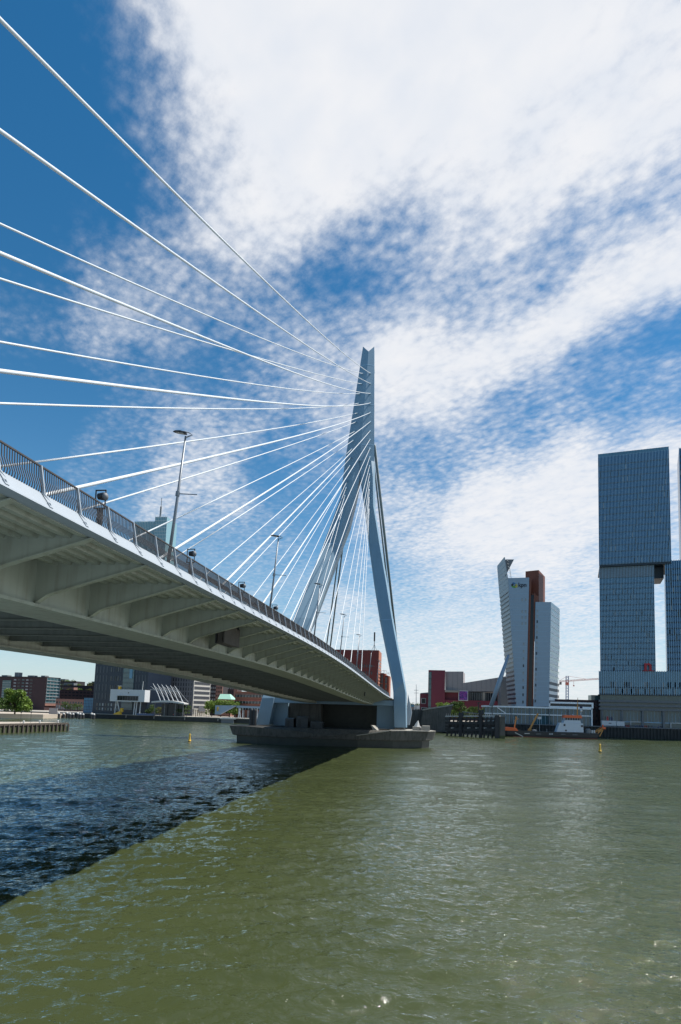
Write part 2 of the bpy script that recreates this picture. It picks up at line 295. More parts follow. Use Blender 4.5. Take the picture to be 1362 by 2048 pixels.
# ------------------------------------------------------------------ mesh helpers
class MB:
    def __init__(s): s.v = []; s.f = []; s.mi = []; s.cur = 0
    def quad(s, *ps):
        i = len(s.v); s.v += [tuple(map(float, p)) for p in ps]; s.f.append(tuple(range(i, i+len(ps)))); s.mi.append(s.cur)
    def hexa(s, p):            # 8 points: bottom 4 ccw, top 4 ccw
        i = len(s.v); s.v += [tuple(map(float, q)) for q in p]
        for f in ((3, 2, 1, 0), (4, 5, 6, 7), (0, 1, 5, 4), (1, 2, 6, 5), (2, 3, 7, 6), (3, 0, 4, 7)):
            s.f.append(tuple(i+k for k in f)); s.mi.append(s.cur)
    def box(s, x0, x1, y0, y1, z0, z1):
        s.hexa([(x0, y0, z0), (x1, y0, z0), (x1, y1, z0), (x0, y1, z0), (x0, y0, z1), (x1, y0, z1), (x1, y1, z1), (x0, y1, z1)])
    def prism(s, poly, a, b, axis='z'):   # poly ccw; extruded from a to b
        n = len(poly); i = len(s.v)
        def P(p, t):
            return (p[0], p[1], t) if axis == 'z' else ((p[0], t, p[1]) if axis == 'y' else (t, p[0], p[1]))
        s.v += [P(p, a) for p in poly] + [P(p, b) for p in poly]
        s.f.append(tuple(i+k for k in reversed(range(n)))); s.mi.append(s.cur); s.f.append(tuple(i+n+k for k in range(n))); s.mi.append(s.cur)
        for k in range(n):
            s.f.append((i+k, i+(k+1) % n, i+n+(k+1) % n, i+n+k)); s.mi.append(s.cur)
    def tube(s, pts, r, seg=8, cap=True):
        pts = [np.array(p, float) for p in pts]; n = len(pts)
        rs = r if hasattr(r, '__len__') else [r]*n
        i0 = len(s.v); ref = np.array([0, 0, 1.0])
        d0 = pts[-1]-pts[0]; d0 = d0/(np.linalg.norm(d0)+1e-9)
        if abs(d0[2]) > .9: ref = np.array([1.0, 0, 0])
        for k, p in enumerate(pts):
            d = pts[min(k+1, n-1)]-pts[max(k-1, 0)]; d = d/(np.linalg.norm(d)+1e-9)
            a = np.cross(d, ref); a /= np.linalg.norm(a)+1e-9; b = np.cross(a, d)
            for q in range(seg):
                t = 2*math.pi*q/seg; s.v.append(tuple(p+rs[k]*(math.cos(t)*a+math.sin(t)*b)))
        for k in range(n-1):
            for q in range(seg):
                s.f.append((i0+k*seg+q, i0+k*seg+(q+1) % seg, i0+(k+1)*seg+(q+1) % seg, i0+(k+1)*seg+q)); s.mi.append(s.cur)
        if cap:
            s.f.append(tuple(i0+q for q in reversed(range(seg)))); s.mi.append(s.cur)
            s.f.append(tuple(i0+(n-1)*seg+q for q in range(seg))); s.mi.append(s.cur)
    def bar(s, a, b, w, h=None):          # square bar between two points
        h = h or w; a = np.array(a, float); b = np.array(b, float); d = b-a; d /= np.linalg.norm(d)+1e-9
        ref = np.array([0, 0, 1.0]) if abs(d[2]) < .95 else np.array([0, 1.0, 0])
        x = np.cross(d, ref); x /= np.linalg.norm(x); y = np.cross(x, d); x *= w/2; y *= h/2
        s.hexa([a-x-y, a+x-y, a+x+y, a-x+y, b-x-y, b+x-y, b+x+y, b-x+y])
    def loft(s, rings, cap=True):
        n = len(rings[0]); i0 = len(s.v)
        for r in rings: s.v += [tuple(map(float, p)) for p in r]
        for k in range(len(rings)-1):
            for q in range(n):
                s.f.append((i0+k*n+q, i0+k*n+(q+1) % n, i0+(k+1)*n+(q+1) % n, i0+(k+1)*n+q)); s.mi.append(s.cur)
        if cap:
            s.f.append(tuple(i0+q for q in reversed(range(n)))); s.mi.append(s.cur)
            s.f.append(tuple(i0+(len(rings)-1)*n+q for q in range(n))); s.mi.append(s.cur)
    def lathe(s, prof, c=(0, 0, 0), seg=14):
        rings = [[(c[0]+r*math.cos(2*math.pi*q/seg), c[1]+r*math.sin(2*math.pi*q/seg), c[2]+z) for q in range(seg)] for r, z in prof]
        s.loft(rings)
    def mesh(s, name, mats, smooth=False):
        me = bpy.data.meshes.new(name); me.from_pydata(s.v, [], s.f)
        if isinstance(mats, str): mats = [mats]
        for m in mats: me.materials.append(MATS[m])
        if len(mats) > 1: me.polygons.foreach_set('material_index', s.mi)
        bm = bmesh.new(); bm.from_mesh(me); bmesh.ops.recalc_face_normals(bm, faces=bm.faces); bm.to_mesh(me); bm.free()
        if smooth: me.polygons.foreach_set('use_smooth', [True]*len(me.polygons))
        me.update(); return me
    def build(s, name, mats, parent=None, smooth=False, loc=None, local=True):
        return link(name, s.mesh(name, mats, smooth), parent, loc, local)

def link(name, me, parent=None, loc=None, local=True):
    """local=True: coordinates are in the parent's frame. local=False: world coordinates under a translated Empty."""
    o = bpy.data.objects.new(name, me); col.objects.link(o)
    if loc is not None: o.location = loc
    if parent is not None:
        o.parent = parent
        if not local and parent.parent is None: o.matrix_parent_inverse = Matrix.Translation(-Vector(parent.location))   # a part's own world matrix is the identity
    return o
def empty(name, loc, rz=0.0):
    o = bpy.data.objects.new(name, None); col.objects.link(o); o.location = loc; o.rotation_euler = (0, 0, rz); o.empty_display_size = .5; return o
def tag(o, label, cat, group=None):
    o['label'] = label; o['category'] = cat
    if group: o['group'] = group
    return o
def copy_tree(o, parent=None):
    c = o.copy(); col.objects.link(c)
    if parent: c.parent = parent; c.matrix_parent_inverse = o.matrix_parent_inverse.copy()
    for ch in list(o.children): copy_tree(ch, c)
    return c
def kind(o, k): o['kind'] = k; return o
def frame(A, B):   # empty frame whose x runs A->B
    return math.atan2(B[1]-A[1], B[0]-A[0]), math.hypot(B[0]-A[0], B[1]-A[1])

# ------------------------------------------------------------------ water
def wave_tile(n, L, lam0, lam1, wind, seed, spec=1.9):
    g = np.random.default_rng(seed); k = np.fft.fftfreq(n, L/n)*2*math.pi; kx, ky = np.meshgrid(k, k)
    kk = np.hypot(kx, ky)+1e-9; lam = 2*math.pi/kk
    cosw = (kx*math.cos(wind)+ky*math.sin(wind))/kk
    amp = np.where((lam > lam0) & (lam < lam1), kk**-spec*(.12+cosw**4), 0)
    h = np.fft.ifft2(amp*(g.normal(size=(n, n))+1j*g.normal(size=(n, n)))).real
    return h/h.std()
def samp(t, L, x, y):
    n = t.shape[0]; fx = (x/L*n) % n; fy = (y/L*n) % n; i = np.floor(fx).astype(int) % n; j = np.floor(fy).astype(int) % n; a = fx-np.floor(fx); b = fy-np.floor(fy)
    i1 = (i+1) % n; j1 = (j+1) % n
    return t[j, i]*(1-a)*(1-b)+t[j, i1]*a*(1-b)+t[j1, i]*(1-a)*b+t[j1, i1]*a*b
def build_water():
    nr, na = 850, 760
    rr = np.concatenate([np.geomspace(13, 900, nr-12), np.geomspace(1000, 9000, 12)])
    th = np.linspace(R(-56), R(42), na)
    r, t = np.meshgrid(rr, th, indexing='ij'); x = r*np.sin(t); y = r*np.cos(t)
    A = wave_tile(512, 173.0, 3.2, 17.0, R(98), 3); B = wave_tile(1024, 101.0, .5, 3.4, R(104), 5, 1.45)
    dr = np.maximum(np.gradient(rr)[:, None], r*(th[1]-th[0]))
    fa = np.clip(1.4-dr/2.2, 0, 1); fb = np.clip(1.4-dr/.7, 0, 1)
    gust = samp(wave_tile(128, 700.0, 40, 300, R(20), 9), 700.0, x, y); gust = np.clip(1+.3*gust, .4, 1.7)
    z = .085*fa*samp(A, 173.0, x, y) + .052*fb*gust*samp(B, 101.0, x, y)
    v = np.stack([x, y, z], -1).reshape(-1, 3)
    idx = np.arange(nr*na).reshape(nr, na)
    f = np.stack([idx[:-1, :-1], idx[:-1, 1:], idx[1:, 1:], idx[1:, :-1]], -1).reshape(-1, 4)
    me = bpy.data.meshes.new('water'); me.vertices.add(len(v)); me.vertices.foreach_set('co', v.astype(np.float32).ravel())
    me.loops.add(f.size); me.loops.foreach_set('vertex_index', f.astype(np.int32).ravel())
    me.polygons.add(len(f)); me.polygons.foreach_set('loop_start', np.arange(0, f.size, 4, dtype=np.int32)); me.polygons.foreach_set('loop_total', np.full(len(f), 4, dtype=np.int32))
    me.polygons.foreach_set('use_smooth', [True]*len(f)); me.update(calc_edges=True); me.validate()
    me.materials.append(MATS['water'])
    o = link('water', me); kind(o, 'structure'); tag(o, 'choppy olive green river water with small wind waves', 'water')
build_water()

# ------------------------------------------------------------------ land and quays
ZL, ZR = 3.8, 6.8       # quay levels east (left) and west (right) of the bridge
def ground():
    m = MB(); m.prism([(-900, 560), (-268, 471), (-155, 454), (-60, 436), (-60, 6000), (-6000, 6000), (-6000, 560)], -3, ZL)
    o = m.build('ground', 'paving'); kind(o, 'structure')
    m = MB(); m.prism([(-60, 400), (600, 397), (6000, 397), (6000, 6000), (-60, 6000)], -3, ZR)
    o = m.build('ground', 'paving'); kind(o, 'structure')
    # quay walls, one plate-faced wall along each front, with a stone coping
    q = empty('quay_wall', (-155, 453.5, 0)); tag(q, 'low dark quay wall with pale coping below the promenade under the bridge', 'quay wall')
    pts = [(-900, 559.5), (-268.1, 470.4), (-155, 453.3), (-60, 435.2)]
    m = MB(); c = MB()
    for a, b in zip(pts[:-1], pts[1:]):
        m.hexa([(a[0], a[1]-.6, -2), (b[0], b[1]-.6, -2), (b[0], b[1], -2), (a[0], a[1], -2), (a[0], a[1]-.6, ZL-.45), (b[0], b[1]-.6, ZL-.45), (b[0], b[1], ZL-.45), (a[0], a[1], ZL-.45)])
        c.hexa([(a[0], a[1]-.9, ZL-.45), (b[0], b[1]-.9, ZL-.45), (b[0], b[1]+1.5, ZL-.45), (a[0], a[1]+1.5, ZL-.45), (a[0], a[1]-.9, ZL+.1), (b[0], b[1]-.9, ZL+.1), (b[0], b[1]+1.5, ZL+.1), (a[0], a[1]+1.5, ZL+.1)])
    m.build('wall', 'quay_dark', q, local=False); c.build('coping', 'concrete_light', q, local=False)
    for px in (246, 307, 373, 443):
        P = onY(px, 1440, 462); y = np.interp(P[0], [-268, -155, -60], [470.4, 453.3, 435.2])
        b = MB(); b.box(P[0]-.35, P[0]+.35, y-1.0, y-.62, 1.2, 3.3); b.build('ladder_plate', 'concrete_light', q, local=False)
    q = empty('quay_wall', (200, 397, 0)); tag(q, 'tall dark sheet pile quay wall below the twin glass towers', 'quay wall')
    m = MB(); m.box(-58, 700, 396.2, 397.1, -2, ZR-.4)
    for i in range(150):
        x = 20+i*2.0; m.box(x, x+1.0, 395.8, 396.2, -2, ZR-.5)
    m.build('wall', 'quay_dark', q, local=False)
    c = MB(); c.box(-58, 700, 395.5, 398.4, ZR-.4, ZR+.12); c.build('coping', 'stone_grey', q, local=False)
ground()

# ------------------------------------------------------------------ the bridge
XE, XW, XI = -14.0, -20.6, -23.6         # near edge, outer web and inner flange edge of the near girder
XC = -32.0
def mx(x): return 2*XC-x
_yk = np.array([-90, -40, 0, 17, 30, 45, 60, 72, 85, 100, 118, 145, 175, 205, 240, 300, 400])
_zk = np.array([17.9, 18.5, 18.85, 18.98, 19.12, 19.27, 19.42, 19.47, 19.38, 19.15, 18.68, 17.9, 17.1, 16.65, 16.3, 15.6, 14.6])
_py = np.linspace(-90, 400, 400); _pz = np.interp(_py, _yk, _zk)
for _ in range(60): _pz[1:-1] = (_pz[:-2]+2*_pz[1:-1]+_pz[2:])/4
def Z0(y): return float(np.interp(y, _py, _pz))
CB = 4.95; Y1 = 18.75
BEAM_Y = [Y1+CB*k for k in range(-14, 39)]       # -50 .. 207
def build_bridge():
    root = empty('cable_stayed_bridge', (XC, 209, 5.6))
    tag(root, 'white cable-stayed road bridge with forked leaning pylon crossing the river', 'bridge')
    ys = np.arange(-60, 372, 2.4)
    def sweep(name, poly, mat, y0=-60, y1=372, step=2.475, parent=root):
        m = MB(); yy = np.arange(y0, y1+.01, step)
        m.loft([[(p[0], y, Z0(y)+p[1]) for p in poly] for y in yy]); return m.build(name, mat, parent, local=False)
    sweep('road_slab', [(XE-.9, .42), (XE-.9, .66), (mx(XE-.9), .66), (mx(XE-.9), .42)], 'asphalt')
    # outer fascia: sloping white edge beam
    for s in (0, 1):
        poly = [(XE, 0), (XE-.03, .07), (XE-.50, .70), (XE-.95, .70), (XE-.95, .10), (XE-.55, 0)]
        if s: poly = [(mx(a), b) for a, b in poly]
        sweep('edge_beam', poly, 'bridge_white', y1=206.5 if not s else 372)
    # soffit with trapezoid troughs
    for s in (0, 1):
        a = XE-.55; top = []; pitch = .78; x = a; prof = []
        while x-pitch > XW-.05:
            prof += [(x, .30), (x-.16, .30), (x-.26, .02), (x-.54, .02), (x-.64, .30)]; x -= pitch
        prof += [(XW, .30)]
        if s: prof = [(mx(p), q) for p, q in prof]
        m = MB(); yy = np.arange(-60, 206.6, 4.95)
        rows = [[(p[0], y, Z0(y)+p[1]) for p in prof] for y in yy]; n = len(prof)
        i0 = len(m.v)
        for r in rows: m.v += r
        for k in range(len(rows)-1):
            for q in range(n-1):
                m.f.append((k*n+q, k*n+q+1, (k+1)*n+q+1, (k+1)*n+q)); m.mi.append(0)
        m.build('deck_plate', 'bridge_grey', root, local=False)
    sweep('deck_plate', [(XI+.3, .28), (XI+.3, .40), (mx(XI)-.3, .40), (mx(XI)-.3, .28)], 'bridge_grey_shaded')
    # main box girders with bottom flanges
    for s in (0, 1):
        w = [(XW, -2.05), (XW, .40), (XI+.3, .40), (XI+.3, -2.05)]; fl = [(XW+.28, -2.22), (XW+.28, -2.05), (XI, -2.05), (XI, -2.22)]
        if s: w = [(mx(a), b) for a, b in w]; fl = [(mx(a), b) for a, b in fl]
        g = sweep('girder', w, 'bridge_grey', y1=300); f = sweep('bottom_flange', fl, 'bridge_grey', y1=300, parent=g)
    # cantilever crossbeams: tapering plate webs with a bottom flange, one object each
    m = MB(); web = [(XE-.55, .02), (XE-.62, .30), (XW, .30), (XW, -2.03), (XW+.75, -1.52), (XW+1.05, -1.42)]
    m.prism(web, -.02, .02, 'y')
    for a, b in (((XE-.6, .0), (XW+1.05, -1.43)), ((XW+1.05, -1.43), (XW+.72, -1.55)), ((XW+.72, -1.55), (XW+.02, -2.03))):
        m.hexa([(a[0], -.17, a[1]-.05), (a[0], .17, a[1]-.05), (a[0], .17, a[1]), (a[0], -.17, a[1]), (b[0], -.17, b[1]-.05), (b[0], .17, b[1]-.05), (b[0], .17, b[1]), (b[0], -.17, b[1])])
    cant = m.mesh('crossbeam', 'bridge_grey')
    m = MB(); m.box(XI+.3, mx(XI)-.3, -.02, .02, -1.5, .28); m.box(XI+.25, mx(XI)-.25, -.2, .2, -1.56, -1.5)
    inner = m.mesh('inner_crossbeam', 'bridge_grey_shaded')
    for y in BEAM_Y:
        if y > -12: link('crossbeam', cant, root, (0, y, Z0(y)), False)
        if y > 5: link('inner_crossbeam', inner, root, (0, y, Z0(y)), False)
    m = MB()
    for y in BEAM_Y: m.prism([(mx(a), b+Z0(y)) for a, b in web], y-.02, y+.02, 'y')
    kind(m.build('far_crossbeams', 'bridge_grey', root, local=False), 'stuff')
    # railing: white bent posts outside, dark panels of S-curved bars between
    SP = 2.325; Yp = 17.7
    m = MB()
    m.hexa([(XE-.02, -.05, .28), (XE-.02, .05, .28), (XE-.10, .05, .36), (XE-.10, -.05, .36), (XE-.36, -.05, .66), (XE-.36, .05, .66), (XE-.50, .05, .70), (XE-.50, -.05, .70)])
    m.hexa([(XE-.34, -.03, .64), (XE-.34, .03, .64), (XE-.50, .03, .66), (XE-.50, -.03, .66), (XE-.56, -.03, 1.74), (XE-.56, .03, 1.74), (XE-.64, .03, 1.74), (XE-.64, -.03, 1.74)])
    m.hexa([(XE-.03, -.10, .12), (XE-.03, .10, .12), (XE-.07, .10, .12), (XE-.07, -.10, .12), (XE-.13, -.10, .30), (XE-.13, .10, .30), (XE-.17, .10, .30), (XE-.17, -.10, .30)])
    post = m.mesh('railing_post', 'bridge_white')
    m = MB(); nb = 18
    for i in range(nb):
        y = (i+.5)/nb*SP
        pts = [(XE-.62, 1.68), (XE-.60, 1.28), (XE-.50, 1.02), (XE-.44, .86), (XE-.46, .72), (XE-.52, .62)]
        for a, b in zip(pts[:-1], pts[1:]): m.bar((a[0], y, a[1]), (b[0], y, b[1]), .028, .03)
    m.bar((XE-.62, .03, 1.72), (XE-.62, SP-.03, 1.72), .07, .06); m.bar((XE-.54, .06, .62), (XE-.54, SP-.06, .62), .06, .05)
    panel = m.mesh('railing_panel', 'rail_dark')
    for k in range(-6, 81):
        y = Yp+SP*k
        if y > 204: break
        p = link('railing_post', post, root, (0, y, Z0(y)), False)
        q = link('railing_panel', panel, root, (0, y, Z0(y)), False); q.rotation_euler[0] = math.atan2(Z0(y+SP)-Z0(y), SP)
    m = MB(); yy = np.arange(-60, 205, 4.65)
    for a, b in zip(yy[:-1], yy[1:]):
        m.bar((mx(XE-.62), a, Z0(a)+1.72), (mx(XE-.62), b, Z0(b)+1.72), .08); m.bar((mx(XE-.6), a, Z0(a)+.6), (mx(XE-.6), a, Z0(a)+1.7), .08)
    for y in np.arange(-60, 205, .26): m.box(mx(XE-.63), mx(XE-.60), y, y+.03, Z0(y)+.7, Z0(y)+1.7)
    kind(m.build('far_railing', 'rail_dark', root, local=False), 'stuff')
    # ---- pylon
    def YZ(z): return float(np.interp(z, [0, 21, 80, 178], [209, 209, 236, 256]))
    def pyl(x, y):
        Y = 230.
        for _ in range(50): P = onY(x, y, Y); Y = YZ(P[2])
        return P
    def ring(xl, xr, y, cr=((.5, .8),), depth=6.0, ym=None, a_in=0.0):
        # front outline with creases (share of width, how far proud), then the back
        a = pyl(xl, y); b = pyl(xr, y); w = (b-a)[0]; out = [a+np.array([0, a_in, 0])]
        for f, o in cr:
            q = a+(b-a)*f if ym is None else pyl(xl+(xr-xl)*f, ym)
            out.append(q+np.array([0, -o, 0]))
        return out+[b, b+np.array([-.06*w, depth, 0]), a+np.array([.06*w, depth, 0])]
    py = MB()
    py.loft([ring(690, 748.7, 923, ((.52, .8),), 7), ring(698.3, 748.6, 870, ((.52, .8),), 6.6), ring(718, 748.5, 745, ((.54, .7),), 5.6), ring(726, 748.5, 693, ((.5, .6),), 5.0, ym=704.5)])
    lo = ((.16, 1.9),); up = ((.6, .8),)
    py.loft([ring(511, 538.5, 1449, lo, 8), ring(524, 548, 1396, lo, 8), ring(587, 627, 1237, lo, 7.5), ring(646.5, 683.5, 1090, lo, 7.2), ring(647.5, 684.5, 1086, up, 7.2), ring(662, 699, 1048, up, 7.2), ring(680.5, 711, 997, up, 7), ring(686, 719.4, 956, up, 7), ring(690, 719.3, 923, ((.9, .8),), 6.9)])
    ro = ((.16, .2), (.9, 1.7))
    py.loft([ring(787.7, 814, 1455, ((.05, .2), (.92, .7)), 8, a_in=.3), ring(786.5, 813.2, 1385, ((.05, .2), (.92, .7)), 8, a_in=.3), ring(784, 810, 1364, ro, 8, a_in=.8), ring(759, 787, 1240, ro, 7.5, a_in=1.2), ring(748, 776, 1170, ro, 7.4, a_in=1.2), ring(737, 761.5, 1088, ro, 7.2, a_in=1.2), ring(729, 749.3, 1014, ro, 7, a_in=.8), ring(719.6, 749, 956, ((.1, .3), (.9, .9)), 7, a_in=.3), ring(719.5, 748.8, 923, ((.05, .4), (.8, .8)), 6.9)])
    pyo = py.build('pylon', 'pylon_paint', root, local=False)
    for xl, xr, y, c in ((720.2, 748.6, 731, ((.54, .72),)), (708.0, 748.7, 810, ((.53, .76),)), (695.3, 748.8, 890, ((.52, .82),)), (646.2, 683.8, 1089, ((.16, 1.95),)), (758.8, 787.3, 1240, ((.16, .24), (.9, 1.76)))):
        m = MB(); m.loft([ring(xl-.12, xr+.12, y+.5, c, 6), ring(xl-.12, xr+.12, y-.5, c, 6)]); m.build('joint_seam', 'fin_grey', pyo, local=False)
    m = MB(); m.hexa([(-57.0, 210.0, 14.2), (-13.2, 210.0, 14.2), (-13.2, 215, 14.2), (-57, 215, 14.2), (-57, 210.0, 16.0), (-13.2, 210.0, 16.0), (-13.2, 215, 16.0), (-57, 215, 16.0)])
    m.build('tie_beam', 'pylon_paint', pyo, local=False)
    for x0, x1 in ((-57.3, -52), (-19.5, -13.2)):
        m = MB(); m.box(x0, x1, 214.5, 217, 6.0, 14.2); m.build('leg_gusset', 'pylon_paint', pyo, local=False)
    # ---- stay cables
    ay = [747.2, 767.6, 787.4, 806.4, 825.7, 844, 862.5, 879.5, 897.3, 914.3, 931, 947.5, 963, 977, 991, 1008]
    la = [(655, 310), (645, 382), (633, 452), (625, 520), (615, 588), (605, 652), (597, 718), (588, 780), (580, 840), (572, 900), (565, 957), (557, 1012), (548, 1060), (540, 1108), (533, 1160), (527, 1215)]
    ny = [-37, -20.5, -6, 8, 23, 38, 51.5, 66, 81.5, 96, 111.5, 126.5, 141, 155.5, 169.5, 183]
    fy = [-29, -16, -4, 9, 23, 37, 50, 63, 77, 90.5, 105.5, 121, 136, 151, 166, 181]
    for i in range(16):
        for side in (0, 1):
            M = pyl(741-.15*i, ay[i]) if not side else pyl(540+la[i][0]/3.531, 660+la[i][1]/3.531)
            M = M+np.array([0, -.2, 0]); E = np.array([-21.9 if not side else mx(-21.9), ny[i] if not side else fy[i], 0]); E[2] = Z0(E[1])+.6
            Ln = np.linalg.norm(M-E); sag = [2.9, 1.7, 2.2, 2.0, 1.1, .8, .6, .6][i] if i < 8 else .45
            pts = [M+(E-M)*t-np.array([0, 0, 4*sag*t*(1-t)]) for t in np.linspace(0, 1, 25)]
            m = MB(); r = .115 if i < 8 else .10
            m.tube(pts, r, 8); c = m.build('stay_cable', 'cable_white', root, smooth=True, local=False)
            d = (pts[1]-pts[0]); d = d/np.linalg.norm(d)
            m = MB(); m.tube([M-d*.3, M+d*2.6], [.34, .22], 8); m.build('anchor_socket', 'pylon_paint', c, local=False)
            if -5 < E[1]:
                d = (pts[-2]-pts[-1]); d = d/np.linalg.norm(d)
                m = MB(); m.tube([E-d*.2, E+d*(3.0 if i != 8 else 9.0)], [.21, .17], 10); m.build('cable_sleeve', 'cable_white', c, local=False)
    # ---- back stays
    for (x0, y0, x1, y1, Y, r) in ((749.0, 890, 806, 1402, 372, .62), (745.5, 905, 801, 1404, 372, .40), (711, 890, 647, 1402, 372, .40), (704.5, 905, 638.5, 1402, 372, .36)):
        M = pyl(x0, y0)+np.array([0, 6.0, 0]); E = onY(x1, y1, Y)
        M[0], M[2] = onY(x0, y0, M[1])[0], onY(x0, y0, M[1])[2]
        m = MB(); m.tube([M, E], r, 10); m.build('back_stay', 'cable_dark', root, smooth=True, local=False)
    return root
bridge = build_bridge()

# ------------------------------------------------------------------ concrete piers
def build_pier():
    root = empty('bridge_pier', (-32, 212, 0)); tag(root, 'stained boat-shaped concrete pier carrying the white pylon', 'pier')
    # plan is a long hull: pointed ends, front about y 200
    def ring(z, grow, dip=0.0):
        pts = [(-69.0, 205), (-60, 200), (-45, 198.5), (-34, 198.5), (-24, 199), (-12, 201), (-2, 206.5), (0.5, 214), (-4, 226), (-62, 226), (-71.5, 213)]
        c = np.array([-32, 212]); out = []
        for i, p in enumerate(pts):
            q = c+(np.array(p)-c)*grow; zz = z
            if dip: zz = z-dip*max(0, 1-abs((q[0]+34)/19.0)) if q[1] < 210 else z
            out.append((q[0], q[1], zz))
        return out
    m = MB(); m.loft([ring(-3, .955), ring(2.5, .965)]); m.build('footing', 'concrete_wet_shade', root, local=False)
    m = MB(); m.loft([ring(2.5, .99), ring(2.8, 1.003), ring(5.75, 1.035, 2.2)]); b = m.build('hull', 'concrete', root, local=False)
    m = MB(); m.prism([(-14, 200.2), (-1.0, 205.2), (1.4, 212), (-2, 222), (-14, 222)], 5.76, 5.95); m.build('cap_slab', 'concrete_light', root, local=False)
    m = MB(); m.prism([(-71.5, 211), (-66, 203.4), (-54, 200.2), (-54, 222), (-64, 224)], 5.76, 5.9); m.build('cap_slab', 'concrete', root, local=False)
    # sloping wing slab running down from the right cap to the dipped middle
    m = MB(); m.hexa([(-24.5, 197.6, 3.9), (-14, 199.9, 5.6), (-14, 202.4, 5.6), (-22.5, 201.5, 4.0), (-24.5, 197.6, 4.15), (-14, 199.9, 5.9), (-14, 202.4, 5.9), (-22.5, 201.5, 4.25)])
    m.build('wing_slab', 'concrete_light', root, local=False)
    m = MB(); m.hexa([(-19.6, 203, 5.5), (-18.0, 203, 5.5), (-17.6, 206, 5.5), (-19.6, 206, 5.5), (-20.4, 203.2, 7.4), (-20.1, 203.2, 7.4), (-18.4, 206, 7.2), (-20.2, 206, 7.4)]); m.build('fin', 'concrete_light', root, local=False)
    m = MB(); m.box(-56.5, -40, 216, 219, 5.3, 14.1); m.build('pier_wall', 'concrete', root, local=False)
    m = MB(); m.box(-58, -10, 222, 225, 5.3, 14.6); m.build('pier_wall', 'concrete_wet_shade', root, local=False)  # back wall added to darken the opening, under-deck shade put into its colour
    m = MB(); m.box(-6.5, -3.3, 207.5, 211, 5.95, 7.2); m.box(-3.2, -.6, 208, 213, 5.95, 7.6); m.build('step_block', 'concrete_light', root, local=False)
    # fender piles at the left end
    for px in (502, 508.5):
        P = onY(px, 1450, 206); f = MB(); f.lathe([(.75, 0), (.75, 9.6), (.6, 9.9)], (P[0], 206, 1.7)); tag(f.build('fender_pile', 'tarred'), 'black fender pile at the shaded end of the pylon pier', 'pile', 'fender piles by the pylon')
    # machinery housings standing in the shade under the deck
    for (x0, x1, z1, lab) in ((-50.5, -47.5, 9.0, 'curved'), (-46.5, -42.5, 9.6, 'square'), (-41.5, -37.5, 8.0, 'wide')):
        r = empty('machine_housing', ((x0+x1)/2, 206, 5.4)); tag(r, 'dark grey %s machine housing on the pier under the deck' % lab, 'housing', 'machine housings under the deck')
        m = MB(); m.box(x0, x1, 205, 208.5, 4.6, z1-.3); m.build('body', 'lamp_dark', r, local=False)
        m = MB(); m.hexa([(x0-.2, 204.8, z1-.3), (x1+.2, 204.8, z1-.3), (x1+.2, 208.7, z1-.3), (x0-.2, 208.7, z1-.3), (x0+.3, 205.3, z1), (x1-.3, 205.3, z1), (x1-.3, 208.2, z1), (x0+.3, 208.2, z1)]); m.build('lid', 'stone_grey', r, local=False)
        m = MB(); m.box(x0+.5, x0+1.5, 204.9, 205, 5.2, z1-1.0); m.build('hatch', 'black_steel', r, local=False)
    # rear steel fin and a tarpaulin heap beside the right leg
    m = MB(); A = onY(816, 1388, 219); B = onY(823.5, 1425, 219); Cc = onY(819, 1450, 219); D = onY(812, 1450, 219)
    m.loft([[tuple(p) for p in (A, B, Cc, D)], [(p[0], p[1]+2.5, p[2]) for p in (A, B, Cc, D)]]); o = m.build('rear_fin', 'bridge_white', bridge, local=False)
    m = MB(); P = onY(834, 1451, 210)
    m.loft([[(P[0]+1.6*math.cos(t)*(1+.2*math.sin(3*t)), 210+1.3*math.sin(t), 5.95) for t in np.linspace(0, 2*math.pi, 9)[:-1]], [(P[0]+.9*math.cos(t), 210+.7*math.sin(t+.3), 7.6) for t in np.linspace(0, 2*math.pi, 9)[:-1]], [(P[0]+.3+.15*math.cos(t), 210+.15*math.sin(t), 9.3) for t in np.linspace(0, 2*math.pi, 9)[:-1]]])
    tag(m.build('tarpaulin', 'off_white'), 'pale tarpaulin pulled over a stack on the right end of the pier', 'tarpaulin')
    # bascule pier further back
    r = empty('bascule_pier', (14, 384, 0)); tag(r, 'grey concrete bascule pier with a slanting prow shaped wall', 'pier')
    Y = 384; p = [onY(838, 1464, Y), onY(893.5, 1464, Y), onY(905, 1411, Y), onY(846, 1421, Y)]
    lo = [onY(838, 1472, Y), onY(893.5, 1472, Y)]
    m = MB(); m.loft([[tuple(q) for q in p], [(q[0], q[1]+14, q[2]) for q in p]]); m.build('prow_wall', 'concrete', r, local=False)
    m = MB(); a, b = onY(846, 1421, Y), onY(905, 1411, Y); m.hexa([a+[-.4, -.5, 0], b+[.5, -.5, 0], b+[.5, 15, 0], a+[-.4, 15, 0], a+[-.4, -.5, .9], b+[.5, -.5, .9], b+[.5, 15, .9], a+[-.4, 15, .9]]); m.build('coping', 'concrete_light', r, local=False)
    m = MB(); m.box(p[0][0]+.6, p[1][0]-.4, Y+.6, Y+13, -2, p[0][2]); m.build('footing', 'concrete_wet_shade', r, local=False)
    a = onY(817, 1450, 392); b = onY(850, 1420, 392); m = MB(); m.box(a[0]-40, b[0]-.2, 392, 398, -2, b[2]); m.build('side_wall', 'concrete', r, local=False)
build_pier()

